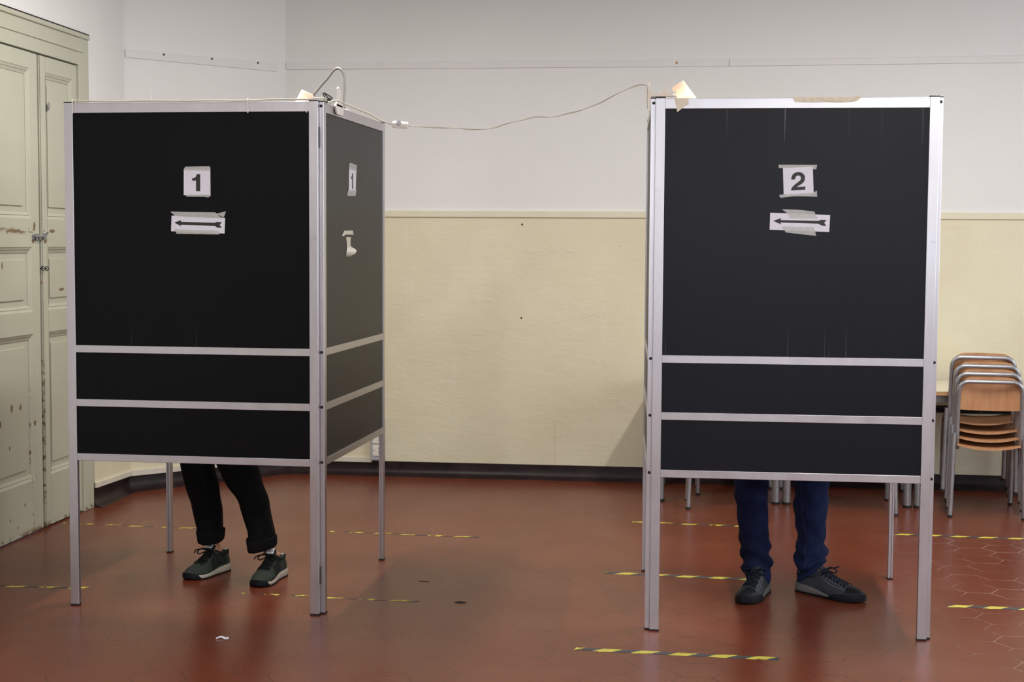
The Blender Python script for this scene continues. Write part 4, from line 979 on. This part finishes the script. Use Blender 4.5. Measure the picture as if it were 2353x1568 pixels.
def body(parent, P, voxel=.0055):
    """one continuous skin: legs, torso, neck, head, arms, hands with five fingers"""
    bm = bmesh.new()
    def limb(pts, rad):
        pts = smooth_path(pts, 5); n = len(pts); rs = [smoothk([(k/(len(rad)-1), r) for k, r in enumerate(rad)], i/(n-1)) for i in range(n)]
        tube(bm, pts, rs, 16); ball(bm, pts[0], rs[0]); ball(bm, pts[-1], rs[-1])
    for s in ('L', 'R'):
        an, kn, hp = P['ankle'+s], P['knee'+s], P['hip'+s]
        calf = Vector(an).lerp(Vector(kn), .62)+Vector((0, .015, 0))
        limb([Vector(an)+Vector((0, 0, -.05)), an, calf, kn, hp], [.027, .029, .036, .038, .062])
        ball(bm, Vector(an)+Vector((.034, 0, .005)), .008); ball(bm, Vector(an)+Vector((-.034, 0, .005)), .008)
        ft = Vector(an).lerp(Vector(P['toe'+s]), .72); ft.z = .030; ad = (ft-Vector(an)); limb([Vector(an)+Vector((0, 0, -.04)), Vector(an)+ad*.5+Vector((0, 0, -.035)), (ft.x, ft.y, .028)], [.026, .018, .010])
    pv, ch, nk, hd = (Vector(P[k]) for k in ('pelvis', 'chest', 'neck', 'head'))
    def ell(c, rx, ry, rz): ball(bm, c, rx, ry, rz, 28, 18)
    ell(pv, .150, .105, .12); ell(pv.lerp(ch, .35), .128, .095, .14); ell(pv.lerp(ch, .7), .145, .105, .15); ell(ch, .165, .112, .15)
    sh_ = {}
    for s, sg in (('L', -1), ('R', 1)):
        so = ch+Vector((sg*.175, .0, .085)); sh_[s] = so; ell(so, .056, .056, .056)
        el, wr = Vector(P['elbow'+s]), Vector(P['wrist'+s]); limb([ch+Vector((sg*.06, 0, .12)), so, el, wr], [.05, .048, .040, .026])
        f = (wr-el).normalized(); side = f.cross(Vector((0, 0, 1))).normalized()*sg; dn = f.cross(side).normalized()
        if dn.z > 0: dn = -dn
        pc = wr+f*.05
        for k in range(4): limb([wr+f*.005+side*(.018-.012*k)*.6, wr+f*.045+side*(.030-.020*k), wr+f*.088+side*(.033-.022*k)], [.015, .013, .0105])
        for k, ln in enumerate((.070, .078, .072, .056)):
            b0 = wr+f*.088+side*(.033-.022*k); j1 = b0+f*ln*.42+dn*.010; j2 = j1+f*ln*.26+dn*ln*.22; j3 = j2+f*ln*.10+dn*ln*.28
            limb([b0, j1, j2, j3], [.0098, .009, .0082, .0072])
        t0 = wr+f*.03+side*.028; limb([t0, t0+f*.028+side*.022+dn*.010, t0+f*.052+side*.024+dn*.022, t0+f*.070+side*.014+dn*.034], [.014, .0115, .010, .0085])
    limb([ch+Vector((0, 0, .10)), nk, hd+Vector((0, .015, -.06))], [.072, .055, .054])
    fw = Vector((0, -1, 0)); ell(hd+Vector((0, .012, .020)), .076, .096, .098); ell(hd+Vector((0, -.022, -.045)), .057, .062, .066); ell(hd+Vector((0, -.060, -.088)), .024, .022, .020)
    limb([hd+Vector((0, -.086, .022)), hd+Vector((0, -.105, -.008)), hd+Vector((0, -.112, -.022))], [.009, .011, .0135]); ell(hd+Vector((-.011, -.098, -.024)), .009, .011, .008); ell(hd+Vector((.011, -.098, -.024)), .009, .011, .008)
    for sg in (-1, 1):
        ell(hd+Vector((sg*.032, -.074, .030)), .024, .014, .008); ell(hd+Vector((sg*.045, -.062, -.020)), .020, .022, .018)
        ell(hd+Vector((sg*.078, .012, -.005)), .009, .020, .032)
    b = obj('body', bm, M['skin'], parent, smooth=True)
    rm = b.modifiers.new('skin', 'REMESH'); rm.mode = 'VOXEL'; rm.voxel_size = voxel; rm.use_smooth_shade = True
    sm = b.modifiers.new('smooth', 'SMOOTH'); sm.factor = .5; sm.iterations = 4
    for sg, s in ((-1, 'L'), (1, 'R')):
        bm = bmesh.new(); ball(bm, hd+Vector((sg*.031, -.078, .010)), .0125, .0125, .0115); e = obj('eye', bm, M['eye'], b, smooth=True)
        bm = bmesh.new(); ball(bm, hd+Vector((sg*.031, -.0895, .009)), .0052, .0022, .0052, 12, 8); obj('iris', bm, M['iris'], b, smooth=True)
        bm = bmesh.new(); tube(bm, smooth_path([hd+Vector((sg*.014, -.091, .034)), hd+Vector((sg*.032, -.090, .040)), hd+Vector((sg*.050, -.076, .035))], 4), .0036, 6, flat=.6); obj('eyebrow', bm, M['hair'], b, smooth=True)
    bm = bmesh.new()
    for dz in (-.0035, .0035): tube(bm, smooth_path([hd+Vector((-.024, -.082, -.054+dz*.2)), hd+Vector((0, -.090, -.053+dz)), hd+Vector((.024, -.082, -.054+dz*.2))], 5), .0042, 8, flat=.8)
    obj('mouth', bm, M['lip'], b, smooth=True)
    # hair
    bm = bmesh.new()
    ball(bm, hd+Vector((0, .024, .032)), .086, .102, .098, 32, 20)
    for v in bm.verts:
        q = v.co-hd
        if q.y < -.045 and q.z < .070: v.co.y = max(v.co.y, hd.y-.045+(.07-q.z)*.35)
        v.co += Vector((1, 1, 1))*mnoise.noise(v.co*45)*.004
    obj('hair', bm, M['hair'], parent, smooth=True)
    # shirt
    bm = bmesh.new()
    def tlimb(pts, rad):
        pts = smooth_path(pts, 5); n = len(pts); rs = [smoothk([(k/(len(rad)-1), r) for k, r in enumerate(rad)], i/(n-1)) for i in range(n)]
        tube(bm, pts, rs, 18)
    ball(bm, pv+Vector((0, 0, .04)), .168, .122, .15, 28, 18); ball(bm, pv.lerp(ch, .4), .158, .120, .17, 28, 18); ball(bm, pv.lerp(ch, .75), .168, .125, .16, 28, 18); ball(bm, ch+Vector((0, 0, .01)), .182, .126, .145, 28, 18)
    for s, sg in (('L', -1), ('R', 1)):
        ball(bm, sh_[s], .068, .066, .062); tlimb([ch+Vector((sg*.06, 0, .10)), sh_[s], P['elbow'+s], Vector(P['elbow'+s]).lerp(Vector(P['wrist'+s]), .93)], [.066, .062, .054, .038])
    tlimb([ch+Vector((0, 0, .08)), nk+Vector((0, .004, -.005))], [.085, .064])
    s_ = obj('shirt', bm, P['shirt'], parent, smooth=True)
    rm = s_.modifiers.new('cloth', 'REMESH'); rm.mode = 'VOXEL'; rm.voxel_size = .009; rm.use_smooth_shade = True
    sm = s_.modifiers.new('smooth', 'SMOOTH'); sm.factor = .5; sm.iterations = 6
    return b

# person in the left booth: black trousers with turned-up hems, green running shoes
p1 = thing('person', 'person behind the left booth in black trousers and dark green running shoes', 'person', (-1.93, 6.15, 0))
K1 = [(.148, -2.095, -1.999, 6.186), (.18, -2.101, -1.996, 6.188), (.212, -2.113, -1.995, 6.19), (.327, -2.142, -2.004, 6.19), (.42, -2.165, -2.015, 6.175), (.486, -2.174, -2.021, 6.17), (.60, -2.195, -2.030, 6.19), (.86, -2.175, -1.995, 6.26)]
K2 = [(.138, -1.848, -1.737, 6.116), (.172, -1.854, -1.739, 6.118), (.215, -1.860, -1.745, 6.12), (.333, -1.903, -1.766, 6.12), (.41, -1.946, -1.791, 6.11), (.486, -1.989, -1.814, 6.11), (.60, -2.030, -1.845, 6.14), (.86, -2.055, -1.865, 6.26)]
def fold_soft(seed, amp=.0035):
    def f(z, a):
        v = mnoise.noise(Vector((math.cos(a)*1.6, math.sin(a)*1.6, z*9+seed)))
        return amp*v*2 + amp*.8*math.sin(z*46+2.2*math.sin(a+seed))*(1 if .30 < z < .56 else .25)
    return f
trousers(p1, (K1, K2), (-2.025, 6.27, .93, .170, .125, .15), M['trouser'], [(0, 1.12), (.3, 1.05), (.9, 1.0)], (fold_soft(1.3), fold_soft(5.1)), ((.004, .010), (.014, .008)))
tr1 = [o for o in p1.children if o.name.startswith('trousers')][0]
for K, tilt, seed in ((K1, (.004, .010), 2.2), (K2, (.014, .008), 4.4)):
    bm = bmesh.new(); rings = []; z0 = K[0][0]; xl, xr, yc = K[0][1], K[0][2], K[0][3]; xl2, xr2 = K[1][1], K[1][2]
    prof = [(0, -.001), (.004, -.006), (.009, -.006), (.0115, .004), (.0115, .020), (.0125, .036), (.010, .043), (.003, .042), (.001, .030), (-.002, .010)]
    for k in range(48):
        a = 2*PI*k/48; r = []
        for (o_, dz) in prof:
            s_ = max(0, dz)/.042; cx = (xl+xr)/2*(1-s_)+(xl2+xr2)/2*s_; rx = ((xr-xl)/2*(1-s_)+(xr2-xl2)/2*s_); ry = rx*1.12; w = mnoise.noise(Vector((math.cos(a)*2, math.sin(a)*2, seed)))*.004
            r.append((cx+math.cos(a)*(rx+o_-.002+w*(1 if o_ > 0 else 0)), yc+math.sin(a)*(ry+o_-.002), z0+dz+(tilt[0]*math.cos(a)+tilt[1]*math.sin(a))*(1-s_*.4)+w))
        rings.append(r)
    R_ = [[bm.verts.new(p) for p in r] for r in rings]
    for i in range(48):
        a, b = R_[i], R_[(i+1) % 48]
        for j in range(len(a)): bm.faces.new((a[j], a[(j+1) % len(a)], b[(j+1) % len(a)], b[j]))
    obj('turned_up_hem', bm, M['trouser'], tr1, smooth=True)
body(p1, dict(ankleL=(-2.032, 6.185, .100), ankleR=(-1.752, 6.125, .100), kneeL=(-2.10, 6.16, .47), kneeR=(-1.887, 6.11, .46), hipL=(-2.10, 6.27, .86), hipR=(-1.95, 6.27, .86), toeL=(-2.09, 6.02, .03), toeR=(-1.767, 5.94, .03),
     pelvis=(-2.025, 6.27, .95), chest=(-1.99, 6.20, 1.27), neck=(-1.98, 6.17, 1.44), head=(-1.975, 6.125, 1.555), elbowL=(-2.235, 6.17, 1.08), elbowR=(-1.755, 6.15, 1.08), wristL=(-2.12, 5.93, 1.05), wristR=(-1.83, 5.92, 1.07), shirt=M['shirt_grey']))
s1_ = shoe(p1, (-2.000, 6.255), (-2.095, 6.015), 'runner')
s2_ = shoe(p1, (-1.727, 6.190), (-1.772, 5.928), 'runner', flip=-1)

# person in the right booth: blue jeans, dark hiking shoes
p2 = thing('person', 'person behind the right booth in blue jeans and dark grey lace-up shoes', 'person', (.43, 6.18, 0))
J1 = [(.060, .283, .388, 6.165), (.085, .276, .392, 6.168), (.11, .268, .390, 6.17), (.172, .263, .388, 6.18), (.223, .258, .380, 6.185), (.335, .243, .374, 6.185), (.46, .228, .369, 6.17), (.60, .222, .385, 6.19), (.88, .255, .445, 6.27)]
J2 = [(.072, .505, .590, 6.185), (.10, .499, .598, 6.185), (.142, .492, .622, 6.185), (.175, .490, .622, 6.19), (.200, .493, .616, 6.195), (.235, .502, .616, 6.20), (.29, .488, .618, 6.20), (.36, .480, .621, 6.195), (.46, .479, .622, 6.18), (.60, .465, .625, 6.20), (.88, .430, .622, 6.27)]
def fold_jean(seed, amp=.0085):
    def f(z, a):
        g = math.exp(-((z-.135)/.075)**2); h_ = math.exp(-((z-.46)/.08)**2)
        v = mnoise.noise(Vector((math.cos(a)*1.4, math.sin(a)*1.4, z*8+seed)))
        w = math.sin(z*92+2.6*math.sin(a*1.0+seed)+1.2*math.cos(2*a+seed)); w = math.copysign(abs(w)**.7, w)
        return .005*v + amp*g*w + .0045*h_*math.sin(z*70+2*math.sin(a+seed)) + .0022*math.sin(z*60+3*math.sin(a*2+seed))
    return f
trousers(p2, (J1, J2), (.437, 6.27, .965, .178, .130, .15), M['denim'], [(0, 1.20), (.12, 1.12), (.3, 1.05), (.9, 1.0)], (fold_jean(.6), fold_jean(3.9, .011)), ((-.002, .020), (.026, -.010)))
jn = [o for o in p2.children if o.name.startswith('trousers')][0]
for K, ang, fo in ((J1, -.35, fold_jean(.6)), (J2, -2.2, fold_jean(3.9, .011))):
    for da in (0, .07):
        bm = bmesh.new(); pts = []
        for i in range(60):
            z = K[0][0]+.02+(.50-K[0][0])*i/59; xl = smoothk([(k[0], k[1]) for k in K], z); xr = smoothk([(k[0], k[2]) for k in K], z); yc = smoothk([(k[0], k[3]) for k in K], z)
            a = ang+da+.12*math.sin(z*9); rx = (xr-xl)/2+fo(z, a)+.0008; ry = ((xr-xl)/2)*smoothk([(0, 1.2), (.12, 1.12), (.3, 1.05), (.9, 1)], z)+fo(z, a)+.0008
            pts.append(Vector(((xl+xr)/2+math.cos(a)*rx, yc+math.sin(a)*ry, z)))
        tube(bm, pts, .0007, 5); obj('side_seam', bm, M['stitch'], jn)
body(p2, dict(ankleL=(.340, 6.155, .09), ankleR=(.560, 6.185, .09), kneeL=(.300, 6.15, .49), kneeR=(.550, 6.16, .49), hipL=(.355, 6.27, .90), hipR=(.520, 6.27, .90), toeL=(.285, 5.95, .03), toeR=(.72, 6.045, .03),
     pelvis=(.437, 6.27, .99), chest=(.437, 6.22, 1.34), neck=(.437, 6.19, 1.52), head=(.437, 6.15, 1.64), elbowL=(.185, 6.20, 1.13), elbowR=(.69, 6.20, 1.13), wristL=(.30, 5.95, 1.08), wristR=(.575, 5.94, 1.10), shirt=M['shirt_blue']))
shoe(p2, (.362, 6.205), (.268, 5.915), 'hiker')
shoe(p2, (.508, 6.222), (.752, 6.010), 'hiker', flip=-1)
